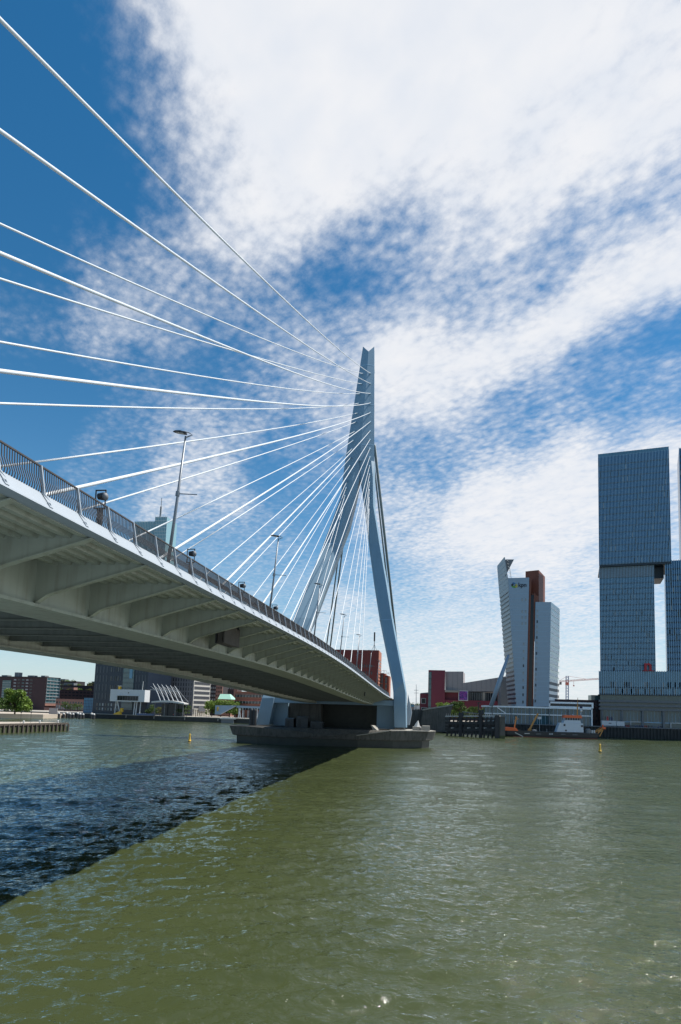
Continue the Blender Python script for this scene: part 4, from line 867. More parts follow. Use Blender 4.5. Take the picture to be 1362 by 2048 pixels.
def build_theatre():
    Y = 500.0; r = empty('theatre', (0, Y, ZR)); tag(r, 'dark red theatre with tall red slab, grey curved upper volume and poster', 'theatre')
    def W(px, py, y=Y): return onY(px, py, y)
    a, b = W(857, 1340), W(890.5, 1340); m = MB(); m.box(a[0], b[0], Y, Y+26, ZR, a[2]); m.build('red_slab', 'theatre_red', r, local=False)
    c = W(863, 1344); m = MB(); m.box(a[0]+.2, c[0], Y-.25, Y-.02, ZR+2, c[2]); g = m.build('stair_window', 'glass_teal', r, local=False)
    for k in range(7):
        z = ZR+6+k*4.6; m = MB(); m.box(a[0]+.2, c[0], Y-.4, Y-.26, z, z+.4); m.build('transom', 'louvre_gap', g, local=False)
    p = [W(890.5, 1383, Y+2), W(1012, 1383, Y+2), W(1012, 1352.5, Y+2), W(926.5, 1366, Y+2), W(926.5, 1343, Y+2), W(890.5, 1343, Y+2)]
    m = MB(); m.loft([[tuple(q) for q in p], [(q[0]+3, q[1]+30, q[2]) for q in p]]); gv = m.build('grey_volume', 'theatre_grey', r, local=False)
    for k in range(13):
        x = p[0][0]+2+k*3.9; zt = (p[5][2] if x < p[4][0] else np.interp(x, [p[3][0], p[2][0]], [p[3][2], p[2][2]])); m = MB(); m.box(x, x+.12, Y+1.8, Y+1.99, p[0][2]+.4, zt-.3); m.build('cladding_seam', 'stone_grey', gv, local=False)
    m = MB(); x1 = W(919, 1380)[0]; m.box(b[0]+.02, x1, Y-2, Y+2, p[0][2]-.6, p[0][2]+1.0); m.build('canopy', 'concrete_light', r, local=False)
    z1 = W(950, 1401)[2]; m = MB(); m.box(b[0], W(1003, 1380)[0], Y+1, Y+24, ZR, z1); m.build('red_base', 'theatre_red', r, local=False)
    m = MB(); m.box(b[0], W(1003, 1380)[0], Y+4, Y+24, z1, p[0][2]); m.build('foyer_recess', 'theatre_red', r, local=False)
    u0, u1 = W(936, 1390)[0], W(1000, 1390)[0]; m = MB(); m.box(u0, u1, Y+2.4, Y+3.9, z1+.1, p[0][2]-.1); f = m.build('foyer_window', 'glass_dark', r, local=False)
    for k in range(15):
        x = u0+k*(u1-u0)/14; m = MB(); m.box(x-.15, x+.15, Y+2.2, Y+2.4, z1+.1, p[0][2]-.1); m.build('mullion', 'stone_grey', f, local=False)
    x = W(968, 1390)[0]; m = MB(); m.box(x-1, x+1, Y+2.0, Y+2.2, z1, p[0][2]); m.build('pier', 'concrete_light', r, local=False)
    x0, x1, zb, zt = W(916.5, 1401)[0], W(936, 1401)[0], W(925, 1401.5)[2], W(925, 1381)[2]
    m = MB(); m.box(x0, x1, Y-1.2, Y-.6, zb, zt); pf = m.build('poster_frame', 'off_white', r, local=False)
    m = MB(); m.box(x0+.6, x1-.6, Y-1.3, Y-1.21, zb+.6, zt-.6); m.build('poster', 'poster', pf, local=False)
    x0 = W(996, 1400)[0]; m = MB(); m.box(x0, x0+4, Y, Y+3, ZR, W(1000, 1381)[2]); m.build('orange_pier', 'crane_red', r, local=False)
    q = [W(1001, 1413, Y-30), W(1034, 1413, Y-30), W(1030, 1354, Y-30), W(1003, 1355, Y-30)]
    v = MB(); v.loft([[tuple(k) for k in q], [(k[0], k[1]+20, k[2]) for k in q]]); o = v.build('billboard_hall', 'stone_grey'); tag(o, 'grey hall end wall with faded pattern behind the leaning tower', 'hall')
    # small red house left of it
    a, b = W(840, 1387, 520), W(857, 1386, 520); h, Wd = bframe('red_house', 'small dark red rounded house with white framed window beside the theatre', 'house', a, b, ZR)
    H = a[2]-ZR; walls(h, Wd, 12, H, 'theatre_red'); m = MB(); m.hexa([(0, 0, H), (Wd, 0, H), (Wd, 12, H), (0, 12, H), (.8, .5, H+.5), (Wd, .5, H+1.2), (Wd, 11, H+1.2), (.8, 11, H+.5)]); m.build('roof', 'stone_grey', h)
    for (z, w_, hh) in ((H-8.3, 3.2, 4.0), (H-14, 4.5, 1.8)):
        m = MB(); m.box(1.2, 1.2+w_+.8, -.15, .02, z-.4, z+hh+.4); f = m.build('window_frame', 'off_white', h); m = MB(); m.box(1.6, 1.6+w_, -.25, -.16, z, z+hh); m.build('pane', 'glass_dark', f)
    for i, (px, seed, hp, lf) in enumerate(((888, 3, 22, 'leaf_bright'), (917, 4, 25, 'leaf_deep'), (912, 5, 13, 'leaf_bright'), (935, 6, 14, 'leaf_deep'), (950, 7, 17, 'leaf_deep'), (972, 8, 13, 'leaf_deep'))):
        P = onY(px, 1425, 440+5*i); lab = ['bright green bushy tree before the red slab', 'tall dark rounded tree beside the poster', 'low bright tree under the dark rounded tree', 'small tree behind the black fender works', 'spreading tree left of the slanting strut', 'small dark tree at the foot of the slanting strut'][i]
        top = {0: 1397, 1: 1399, 2: 1416, 3: 1413, 4: 1409, 5: 1409}[i]; hh = onY(px, top, 440+5*i)[2]-ZR
        make_tree(lab, (P[0], 440+5*i, ZR), hh, hh*.38, lf, seed, 1800, 'trees in front of the theatre')
build_theatre()

# ------------------------------------------------------------------ tower crane, mast, red block, teal tower and far rooflines
def build_far():
    Y = 800.0; B = onY(1134, 1400, Y); T = onY(1134.5, 1352, Y); r = empty('tower_crane', (B[0], Y, ZR)); tag(r, 'distant tower crane with blue mast and long pinkish jib', 'crane')
    def lattice(name, p, q, w, n, mat, parent, rr=.22):
        p = np.array(p, float); q = np.array(q, float); m = MB(); d = (q-p)/n; dd = d/np.linalg.norm(d)
        ref = np.array([0, 1.0, 0]); x = np.cross(dd, ref); x /= np.linalg.norm(x); y = np.cross(x, dd); cs = [(x*a+y*b)*w/2 for a, b in ((1, 1), (-1, 1), (-1, -1), (1, -1))]
        for c in cs: m.bar(p+c, q+c, rr*1.5)
        for k in range(n):
            for j in range(4): m.bar(p+d*k+cs[j], p+d*(k+1)+cs[(j+1) % 4], rr)
        return m.build(name, mat, parent, local=False)
    lattice('mast', (B[0], Y, ZR), (T[0], Y, T[2]), 3.0, 16, 'crane_blue', r, .3)
    J0, J1 = onY(1117, 1363, Y), onY(1200, 1357.5, Y-30); lattice('jib', J0, J1, 1.5, 26, 'crane_red', r, .2)
    m = MB(); m.tube([T, onY(1118, 1362, Y)], .16, 5); m.tube([T, onY(1172, 1358, Y-15)], .16, 5); m.build('tie_rods', 'crane_red', r, local=False)
    c = onY(1119, 1366, Y); m = MB(); m.box(c[0]-1.5, c[0]+2.5, Y-1, Y+1, c[2]-2.2, c[2]+1.5); m.build('counterweight', 'stone_grey', r, local=False)
    c = onY(1133, 1368, Y); m = MB(); m.box(c[0]-1.2, c[0]+2.6, Y-2.4, Y+1.8, c[2]-1.4, c[2]+2.2); m.build('cab', 'crane_red', r, local=False)
    h = onY(1146, 1366, Y); m = MB(); m.bar((h[0], Y-4, h[2]-3), (h[0], Y-4, h[2]+2.5), .3); m.box(h[0]-.8, h[0]+.8, Y-4.5, Y-3.5, h[2]-4.5, h[2]-3); m.build('hook', 'crane_red', r, local=False)
    Y = 440.; P, T = onY(832.5, 1420, Y), onY(832.5, 1369, Y); r = empty('signal_mast', (P[0], Y, ZR)); tag(r, 'tall thin grey mast with two crossarms behind the bascule pier', 'mast')
    m = MB(); m.tube([(P[0], Y, ZR), (T[0], Y, T[2])], [.35, .14], 8); m.build('pole', 'lamp_grey', r, local=False)
    for py_ in (1380.5, 1386): a, b = onY(828, py_, Y), onY(837, py_, Y); m = MB(); m.bar(a, b, .25); m.build('crossarm', 'lamp_grey', r, local=False)
    # red office block seen over the deck
    Y = 560.; a, b = onY(668, 1299, Y), onY(757.5, 1301, Y); z = ZL; h, W = bframe('red_office_block', 'dark red brick office block with antenna seen above the bridge deck', 'office block', a, b, z)
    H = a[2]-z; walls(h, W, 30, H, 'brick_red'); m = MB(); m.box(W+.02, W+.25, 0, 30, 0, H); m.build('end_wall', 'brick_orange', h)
    u0 = W*.40; win_grid(h, u0, W*.88, H-44, H-12, 9, 5, .42, .42, 'window_dark', mats=['window_dark', 'glass_teal'])
    win_grid(h, W*.1, W*.36, H-44, H-12, 5, 5, .42, .42, 'window_dark')
    win_grid(h, 2, 28, 20, H-8, 5, 12, .5, .45, 'window_dark', 'right', W+.28)
    an = onY(747.5, 1301, Y)[0]-a[0]; m = MB(); m.bar((an, 4, H), (an, 4, H+17), .5); m.bar((an, 4, H+9), (an, 4, H+17.5), 1.3)
    for s in (-1, 1): m.bar((an+s*2.4, 4, H), (an, 4, H+6), .25)
    m.build('antenna', 'black_steel', h)
    prev = None
    for i, (p0, p1, yt, lab) in enumerate(((760, 768, 1346, 'middle'), (769.5, 776, 1351, 'lowest'))):
        a, b = onY(p0, yt, 580), onY(p1, yt, 580); h, W = bframe('red_brick_block', '%s red brick block stepping down between office block and pylon leg' % lab, 'apartment block', a, b, ZL, 'red blocks beside the pylon')
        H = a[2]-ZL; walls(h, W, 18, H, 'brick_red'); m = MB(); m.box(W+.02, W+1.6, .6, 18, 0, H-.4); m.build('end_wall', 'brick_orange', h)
        m = MB(); m.box(.6, W*.75, -.3, .02, 6, H-1.5); m.build('balcony_stack', 'window_dark', h)
        for k in range(6): m = MB(); m.box(.6, W*.75, -1.2, -.32, 10+k*5, 10.4+k*5); m.build('balcony', 'brick_orange', h)
        m = MB(); 
        for s in (0, 1): m.tube([(1+s*W*.5, 6, H), (1+s*W*.5, 6, H+2.5), (1+s*W*.5+2.4, 6, H+3.2), (1+s*W*.5+3, 6, H+1)], .16, 5)
        m.build('roof_loop', 'stone_grey', h)
    # teal glass tower above the railing
    Y = 620.; a, b = onY(311, 1036, Y), onY(334, 1040, Y); h, W = bframe('teal_glass_tower', 'teal glass tower top with antenna peeking over the bridge railing', 'tower', a, b, ZL)
    H = onY(318, 1034, Y)[2]-ZL; walls(h, W, 26, H, 'teal_pale'); 
    for k in range(30): m = MB(); m.box(-.1, W+.1, -.3, -.02, H-4*k-.6, H-4*k); m.build('floor_band', 'band_glass', h)
    for k in range(8): m = MB(); m.box(k*W/7-.2, k*W/7+.2, -.4, -.3, H-80, H+1.5); m.build('mullion', 'band_glass', h)
    m = MB(); m.bar((2.5, 6, H), (2.8, 6, H+14), 1.4); m.bar((2.8, 6, H+12), (2.9, 6, H+24), .5); m.build('antenna', 'stone_grey', h)
    m = MB(); w0 = onY(268, 1040, Y)[0]-a[0]; H2 = onY(280, 1042, Y)[2]-ZL; m.box(w0, -.5, 2, 24, 0, H2); l = m.build('lower_wing', 'teal_pale', h)
    for k in range(14): m = MB(); x = w0+k*(-.5-w0)/13; m.box(x-.2, x+.2, 1.6, 1.98, H2-40, H2+.4); m.build('mullion', 'band_glass', l)
    # far roofline right of the pylon
    for i, (p0, p1, yt, mat, lab) in enumerate(((818, 829, 1414, 'stone_grey', 'low grey shed'), (822, 828, 1409, 'glass_blue', 'small bright blue container building'), (829, 842, 1411, 'off_white', 'low white flat roofed building'))):
        Yf = 620+15*i; a, b = onY(p0, yt, Yf), onY(p1, yt, Yf); h, W = bframe('low_building', '%s behind the signal mast' % lab, 'building', a, b, ZR, 'low buildings behind the mast')
        H = max(a[2]-ZR, 2.5); walls(h, W, 10, H, mat); m = MB(); m.box(-.2, W+.2, -.3, 10.3, H, H+.3); m.build('roof', 'stone_grey', h); win_grid(h, .5, W-.5, .6, H-.4, 4, 1, .6, .5, 'window_dark')
    for i, (px, hp) in enumerate(((820, 1401), (827, 1403), (834, 1402), (841, 1403), (848, 1402))):
        P = onY(px, 1410, 780); hh = onY(px, hp, 780)[2]-ZR; make_tree('far green tree on the skyline behind the signal mast', (P[0], 780, ZR), max(hh, 10), 7, 'leaf_deep', 40+i, 500, 'skyline trees behind the mast')
    # flat far roofline behind the pavilion
    a, b = onY(1117, 1404, 600), onY(1190, 1404, 600); h, W = bframe('long_shed', 'long dark roofed shed far behind the pavilion below the crane', 'shed', a, b, ZR)
    H = a[2]-ZR; walls(h, W, 30, H, 'brick_brown')
    for k in range(9): m = MB(); x = 3+k*W/9; m.box(x, x+1.5, 2, 6, H, H+1.0+.5*(k % 3)); m.build('roof_vent', ['off_white', 'stone_grey', 'brick_red'][k % 3], h)
build_far()

# ------------------------------------------------------------------ left bank
def build_left():
    # long brown apartment slab with glazed end
    a, b = onY(-60, 1350, 590), onY(93, 1357, 570); h, W = bframe('brown_apartment_block', 'long dark brown apartment block with glazed corner behind the big tree', 'apartment block', a, b, ZL)
    H = onY(50, 1355, 578)[2]-ZL; walls(h, W, 18, H, 'brick_brown'); m = MB(); m.box(-.3, W+.3, -.4, 18.3, H, H+.8); rf = m.build('roof', 'brick_dark', h)
    for k in range(5): m = MB(); x = W*.2+k*W*.17; m.box(x, x+5+k % 2*3, 5, 10, H+.8, H+2.4+(3 if k == 2 else 0)); m.build('roof_house', 'stone_grey', rf)
    win_grid(h, W*.18, W*.42, H*.28, H*.97, 5, 7, .68, .40, 'window_light', mats=['window_light', 'window_dark', 'window_light'])
    win_grid(h, W*.58, W*.84, H*.28, H*.97, 5, 7, .6, .36, 'window_light', mats=['window_light', 'window_dark', 'glass_teal'])
    m = MB(); m.box(W*.45, W*.56, -.5, .0, H*.3, H*.9); g = m.build('stair_glazing', 'glass_teal', h)
    for k in range(8): m = MB(); z = H*.3+k*H*.6/8; m.box(W*.45, W*.56, -.62, -.51, z, z+.35); m.build('transom', 'window_light', g)
    m = MB(); m.box(W+.02, W+.4, .6, 17.5, H*.22, H-.1); e = m.build('corner_glass', 'glass_teal', h)
    for k in range(8): m = MB(); z = H*.22+k*H*.78/8; m.box(W+.42, W+1.0, .4, 17.8, z, z+.7); m.build('corner_slab', 'window_light', e)
    for k in range(5): m = MB(); y_ = .6+k*4.2; m.box(W+.42, W+.6, y_, y_+.3, H*.22, H-.1); m.build('corner_mullion', 'window_light', e)
    m = MB(); m.box(W+.02, W+.8, .2, 17.8, H*.14, H*.22); m.build('corner_base', 'brick_pink', e)
    # stepped terrace flats with roof gardens
    for i, (p0, p1, yt, Y, mat, lab) in enumerate(((104, 152, 1363, 700, 'brick_dark', 'back row of stepped dark flats with a roof house'), (108, 188, 1371, 670, 'brick_dark', 'long middle terrace of stepped dark flats with balcony planting'), (106, 190, 1380, 640, 'brick_brown', 'lower terrace of stepped dark flats with tawny planting'), (174, 197, 1368, 720, 'brick_dark', 'dark flats with flat roof beside the navy tower'))):
        a, b = onY(p0, yt, Y), onY(p1, yt+1.5, Y-10); h, W = bframe('terrace_flats', lab, 'apartment block', a, b, ZL, 'stepped flats')
        H = a[2]-ZL; walls(h, W, 14, H, mat); m = MB(); m.box(-.2, W+.2, -.3, 14.2, H, H+.6); m.build('roof', 'brick_dark', h)
        nc = max(3, int(W/5)); win_grid(h, 1, W-1, H*.35, H*.97, nc, 4, .66, .4, 'window_dark', mats=['window_dark', 'window_light', 'window_dark', 'glass_teal'])
        for k in range(4):
            x = W*(.08+.25*k)+2*rng.random(); g_ = MB()
            for q in range(60): 
                c_ = np.array([x+rng.normal()*1.8, 1+rng.random()*3, H+.6+abs(rng.normal())*.8]); s_ = .45; dv = rng.normal(size=3); dv /= np.linalg.norm(dv); e_ = np.cross(dv, rng.normal(size=3)); e_ /= np.linalg.norm(e_); g_.quad(c_-dv*s_, c_+e_*s_, c_+dv*s_, c_-e_*s_)
            kind(g_.build('roof_planting', 'leaf_olive' if k % 2 else 'leaf_bright', h), 'stuff')
        m = MB(); m.box(W*.2, W*.45, 3, 9, H+.6, H+3.4); m.build('roof_house', 'stone_grey' if i != 2 else 'brick_pink', h)
    # arched pink row
    a, b = onY(112, 1397.5, 575), onY(172, 1399.5, 560); h, W = bframe('arched_brick_row', 'low pink brick row with dark round arches beside the blue glass box', 'warehouse', a, b, ZL)
    H = a[2]-ZL; walls(h, W, 10, H, 'brick_pink'); am = MB(); w_ = W/11*.28
    am.prism([(-w_, 0), (w_, 0), (w_, 1.0)]+[(w_*math.cos(t), 1+w_*math.sin(t)) for t in np.linspace(.3, math.pi-.3, 6)]+[(-w_, 1.0)], -.15, .05, 'y'); am = am.mesh('arch_window', 'window_dark')
    for k in range(11): link('arch_window', am, h, (W*(k+.5)/11, 0, H*.62))
    win_grid(h, 0.5, W-.5, .8, H*.55, 12, 1, .6, .7, 'window_light', mats=['window_light', 'window_dark'])
    m = MB(); m.box(-.2, W+.2, -.3, 10.2, H, H+.4); m.build('coping', 'brick_brown', h)
    # blue glass box
    a, b = onY(168.5, 1395, 505), onY(190, 1394, 505); h, W = bframe('blue_glass_box', 'bright blue glass box building at the foot of the navy tower', 'pavilion', a, b, ZL-.2)
    H = a[2]-ZL; walls(h, W, 12, H, 'glass_blue')
    for k in range(8): m = MB(); m.box(k*W/7-.07, k*W/7+.07, -.15, -.02, .3, H); m.build('mullion', 'navy_metal', h)
    for k in range(5): m = MB(); m.box(0, W, -.14, -.02, k*H/5+.2, k*H/5+.35); m.build('transom', 'navy_metal', h)
    # navy tower
    a, b = onY(190, 1345, 492), onY(297, 1345, 470); h, W = bframe('navy_office_tower', 'dark navy office tower with tall narrow windows behind the white box', 'office tower', a, b, ZL)
    H = 52.; walls(h, W, 26, H, 'navy_metal'); m = MB(); m.box(-.2, W+.2, -.2, 26.2, H, H+.8); m.build('roof', 'navy_metal', h)
    win_grid(h, W*.02, W*.27, 11, H-3, 4, 5, .36, .74, 'louvre_gap', frame='navy_metal')
    win_grid(h, W*.30, W*.52, 11, H-3, 5, 5, .4, .5, 'window_dark', mats=['window_dark', 'louvre_gap', 'glass_dark'])
    m = MB(); m.box(W*.55, W*.75, -.35, 0, 4, H-2); g = m.build('glass_bay', 'glass_teal', h)
    for k in range(11): m = MB(); m.box(W*.55, W*.75, -.5, -.36, 5+k*4.2, 5.4+k*4.2); m.build('transom', 'navy_metal', g)
    m = MB(); m.box(W*.67, W*.72, -.6, -.36, 30, H-2); m.build('bright_pane', 'glass_blue', g)
    win_grid(h, W*.77, W*.98, 11, H-3, 4, 5, .36, .74, 'louvre_gap')
    win_grid(h, W*.06, W*.5, 2, 9.5, 8, 2, .5, .6, 'window_light', mats=['window_dark', 'glass_teal', 'window_light'])
    # grey office wings
    a, b = onY(297, 1350, 505), onY(388, 1365, 500); h, W = bframe('grey_office_wing', 'long grey office wing with regular dark windows behind the mast canopy', 'office block', a, b, ZL)
    H = 40.; walls(h, W, 20, H, 'grey_stone_clad'); win_grid(h, 1, W-1, 5, H-3, 17, 8, .38, .68, 'window_dark')
    m = MB(); m.box(-.2, W+.2, -.2, 20.2, H, H+.7); m.build('roof', 'stone_grey', h)
    c, d = onY(388.3, 1365, 499.8), onY(421, 1371, 517); h, W = bframe('cream_office_wing', 'cream stone office end with horizontal window bands behind the trees', 'office block', c, d, ZL)
    H = 36.; walls(h, W, 16, H, 'cream_stone')
    for k in range(7):
        z = 6.5+k*4.15; m = MB(); m.box(.6, W-.6, -.2, .02, z, z+2.5); g = m.build('window_band', 'grey_stone_clad', h)
        wm = winmesh(W/22*.45, 1.7, 'window_dark', .28)
        for q in range(20): link('window', wm, g, (1+(q+.5)*(W-2)/20, 0, z+.4))
    for k in range(9): m = MB(); x = 1+k*(W-2)/8; m.box(x-.35, x+.35, -1.6, -.9, 0, 5.6); m.build('column', 'cream_stone', h)
    m = MB(); m.box(0, W, -1.8, .0, 5.6, 6.2); m.build('arcade_beam', 'cream_stone', h)
    m = MB(); x = W*.42; m.box(x-3, x+4, -2.2, -1.8, 4, 8.5); m.build('entrance_screen', 'grey_stone_clad', h)
    # dark red flats, green roofed hall, orange curved building
    a, b = onY(420, 1370, 560), onY(446, 1373, 560); h, W = bframe('dark_red_flats', 'dark and pink brick flats left of the pale green roof', 'apartment block', a, b, ZL); H = 36.
    walls(h, W, 14, H, 'brick_dark'); m = MB(); m.box(W*.5, W, -1.0, 0, 0, H); m.build('bay', 'brick_pink', h); win_grid(h, .5, W*.48, 6, H, 3, 8, .55, .5, 'window_light', mats=['window_light', 'window_dark']); win_grid(h, W*.52, W*.98, 6, H, 4, 8, .5, .45, 'window_dark')
    for o in [c_ for c_ in h.children if c_.name.startswith('window') and c_.location.x > W*.5]: o.location.y = -1.0
    a, b = onY(440, 1372, 600), onY(475, 1378, 600); h, W = bframe('brown_flats', 'brown brick flats behind the pale green roof', 'apartment block', a, b, ZL); H = 38.
    walls(h, W, 14, H, 'brick_brown'); win_grid(h, .8, W*.8, 6, H, 6, 8, .5, .45, 'window_dark', mats=['window_dark', 'window_light']); m = MB(); m.box(W*.8, W, -.3, 0, 0, H); m.build('end_bay', 'brick_pink', h)
    a, b = onY(437, 1398, 530), onY(462, 1398, 530); h, W = bframe('green_roof_hall', 'small hall with pale copper green sloping roof among the trees', 'hall', a, b, ZL)
    H = a[2]-ZL; zt = onY(445, 1388, 534)[2]-ZL; walls(h, W, 14, H, 'brick_pink'); m = MB(); m.hexa([(-.5, -.5, H), (W+.5, -.5, H), (W+.5, 14, H), (-.5, 14, H), (-.3, 5, zt), (W*.72, 5, zt), (W*.72, 9, zt), (-.3, 9, zt)]); m.build('roof', 'copper_green', h)
    win_grid(h, 1, W-1, .8, H-1, 5, 1, .5, .7, 'window_dark')
    a, b = onY(471, 1383, 500), onY(560, 1394, 478); h, W = bframe('orange_banded_building', 'orange brick building with dark window bands beside the pylon leg', 'office block', a, b, ZL); H = a[2]-ZL
    walls(h, W, 16, H, 'brick_orange')
    for k in range(3):
        z = H*(.30+.24*k); m = MB(); m.box(.3, W-.3, -.2, .02, z, z+H*.10); g = m.build('window_band', 'window_dark', h)
        wm = MB(); wm.box(-.18, .18, -.32, -.21, 0, H*.10); wm = wm.mesh('mullion', 'cream_stone')
        for q in range(14): link('mullion', wm, g, (.3+(q+.5)*(W-.6)/14, 0, z))
        m = MB(); m.box(0, W+.1, -.5, -.02, z+H*.10, z+H*.10+.9); m.build('brick_band', 'brick_pink' if k != 1 else 'crane_red', h)
    for k in range(10): m = MB(); x = 1+k*W/10; m.box(x, x+.9, -1.0, -.2, 0, H*.28); m.build('column', 'cream_stone', h)
    # white box on legs (bridge control house)
    Y = 462.; a, b = onY(219.5, 1403, Y), onY(288.5, 1404.5, Y); zt = onY(250, 1379, Y)[2]; zb = onY(250, 1403, Y)[2]
    h, W = bframe('control_house', 'white box-shaped bridge control house raised on slanting white legs', 'control house', a, b, 0)
    m = MB(); m.box(0, W, 0, 9, zb, zt); bx = m.build('cabin', 'white_paint', h)
    for k in range(1, 7): m = MB(); z = zb+(zt-zb)*k/7; m.box(.02, W-.02, -.05, -.005, z, z+.1); m.build('cladding_seam', 'off_white', bx)
    m = MB(); m.box(W*.22, W*.82, -.3, -.02, zb+.9, zb+(zt-zb)*.47); rw = m.build('ribbon_window', 'glass_dark', bx)
    for k in range(9): m = MB(); x = W*(.22+.6*k/8); m.box(x-.08, x+.08, -.42, -.31, zb+.9, zb+(zt-zb)*.47); m.build('mullion', 'stone_grey', rw)
    m = MB(); m.box(W*.21, W*.83, -.9, -.02, zb+(zt-zb)*.48, zb+(zt-zb)*.54); m.build('sun_shade', 'white_paint', bx)
    m = MB(); m.tube([(W*.53, -.2, zt-2.6), (W*.53, .0, zt-2.6)], .45, 10); m.build('porthole', 'glass_dark', bx)
    for (x0, x1) in ((.13, .11), (.17, .27), (.68, .66), (.74, .72), (.85, .83)): m = MB(); m.tube([(W*x0, 3, zb), (W*x1, 3, ZL)], .42, 8); m.build('leg', 'white_paint', h)
    m = MB(); m.box(W*.185, W*.24, 2, 4, zt, zt+2.6); m.build('funnel', 'yellow_paint', h); m = MB(); m.box(W*.17, W*.26, 1.8, 4.2, zt+2.6, zt+3.0); m.build('funnel_cap', 'off_white', h)
    m = MB(); m.tube([(W*.89, 2, zt), (W*.9, 2, zt+7)], .25, 8); m.build('flagpole', 'off_white', h)
    s = empty('yellow_stair', (onY(232, 1428, Y)[0], Y-2, ZL)); tag(s, 'yellow sloping stairway below the white control house', 'stairway')
    m = MB(); m.hexa([(-1, 0, 0), (5, 0, 0), (5.4, 1.6, 0), (-1, 1.6, 0), (-1, 0, .5), (4.4, 0, 3.0), (4.4, 1.6, 3.0), (-1, 1.6, .5)]); m.build('flight', 'yellow_paint', s)
    m = MB(); m.box(4.4, 6.4, 0, 1.6, 2.2, 5.2); m.build('landing_box', 'yellow_paint', s); m = MB(); m.bar((4.6, .8, 0), (5.4, .8, 2.2), .3); m.build('prop', 'yellow_paint', s)
    # mast canopy
    Y = 462.; a, b = onY(307, 1408, Y), onY(372, 1408, Y); r = empty('mast_canopy', (a[0], Y, ZL)); tag(r, 'white cable canopy hung from a row of slanting white masts', 'canopy')
    zc = onY(330, 1406, Y)[2]; m = MB(); L_ = b[0]-a[0]
    m.loft([[(a[0]+L_*t, Y-4, zc+math.sin(t*math.pi)*.8-.6*t), (a[0]+L_*t, Y+5, zc+math.sin(t*math.pi)*.8-.6*t), (a[0]+L_*t, Y+5, zc+math.sin(t*math.pi)*1.5+.9-.6*t), (a[0]+L_*t, Y-4, zc+math.sin(t*math.pi)*1.5+.9-.6*t)] for t in np.linspace(0, 1, 9)]); m.build('roof', 'off_white', r, local=False)
    for k in range(6):
        x = a[0]+L_*(.18+.135*k); x = x+1.0; top = np.array([x-7.5, Y, zc+15.5-.3*k]); base = np.array([x, Y, zc+1.2])
        m = MB(); m.tube([base, base+(top-base)*.5+np.array([.6, 0, 0]), top], [.34, .3, .12], 7); ms = m.build('mast', 'white_paint', r, local=False)
        m = MB()
        for e in ((x-9, zc+10.5), (x-8.5, zc+13), (x-1.5, zc+6)): m.tube([base+(top-base)*.62, (e[0], Y-1.5, e[1])], .12, 5)
        m.tube([top, (x+4.5, Y+1, zc+1)], .09, 5); m.build('stay', 'white_paint', ms, local=False)
    for x in (.05, .35, .68, .92): m = MB(); m.tube([(a[0]+L_*x, Y, ZL), (a[0]+L_*x, Y, zc)], .35, 8); m.build('column', 'stone_grey', r, local=False)
    m = MB(); m.box(a[0]+L_*.2, a[0]+L_*.9, Y+3, Y+5, ZL, zc-.6); m.build('glazing', 'glass_dark', r, local=False)
    # white stair ramp and long footbridge rail
    Y = 458.; a = onY(430, 1429, Y); r = empty('white_stair_ramp', (a[0], Y, ZL)); tag(r, 'white solid sided stair ramp with long railing on the promenade', 'stairway')
    p = [onY(429.5, 1429, Y), onY(440, 1429, Y), onY(473, 1411, Y), onY(430.5, 1410.5, Y)]; m = MB(); m.loft([[tuple(q) for q in p], [(q[0], q[1]+2, q[2]) for q in p]]); m.build('side_panel', 'panel_blue_grey', r, local=False)
    p = [onY(473, 1411, Y+1), onY(520, 1413, Y+1)]; m = MB(); m.hexa([p[0]+[0, 0, -1.6], p[1]+[0, 0, -1.6], p[1]+[0, 2, -1.6], p[0]+[0, 2, -1.6], p[0], p[1], p[1]+[0, 2, 0], p[0]+[0, 2, 0]]); m.build('landing', 'panel_blue_grey', r, local=False)
    for px in (478, 486, 505, 515): q = onY(px, 1413, Y+2); m = MB(); m.bar((q[0], Y+2, ZL), (q[0], Y+2, q[2]-.5), .4); m.build('post', 'white_paint', r, local=False)
    for (x0, x1) in ((476, 481), (481, 479)): q0, q1 = onY(x0, 1430, Y-1), onY(x1, 1417, Y-1); m = MB(); m.tube([(q0[0], Y-1, ZL), q1], .28, 6); m.build('brace', 'white_paint', r, local=False)
    q = onY(435.5, 1414, Y-.5); m = MB(); m.box(q[0]-.5, q[0]+.5, Y-.8, Y-.1, q[2]-3, q[2]); m.build('sign', 'yellow_paint', r, local=False)
    # moored white boat
    P = onZ(455, 1439); P = (onY(455, 1434, 449)[0], 449.5, 0); r = empty('white_launch', (P[0], P[1], 0)); tag(r, 'long slim white launch moored at the promenade quay', 'boat')
    m = MB(); m.loft([[(x, -w, z) for x in (0,)]+[(x, w, z) for x in (0,)] for x, w, z in ()] or [[(-6, -1.2, 3.0), (5, -1.2, 3.0), (6.5, 0, 3.0), (5, 1.2, 3.0), (-6, 1.2, 3.0)], [(-5.6, -1.5, 4.0), (5.4, -1.5, 4.0), (7.4, 0, 4.3), (5.4, 1.5, 4.0), (-5.6, 1.5, 4.0)]]); m.build('hull', 'white_paint', r)
    m = MB(); m.box(-5, 5, -.3, .3, 0, 3.0); m.build('lift_frame', 'stone_grey', r); m = MB(); m.box(-4, 3, -1, 1, 4.0, 4.25); m.build('cover', 'off_white', r)
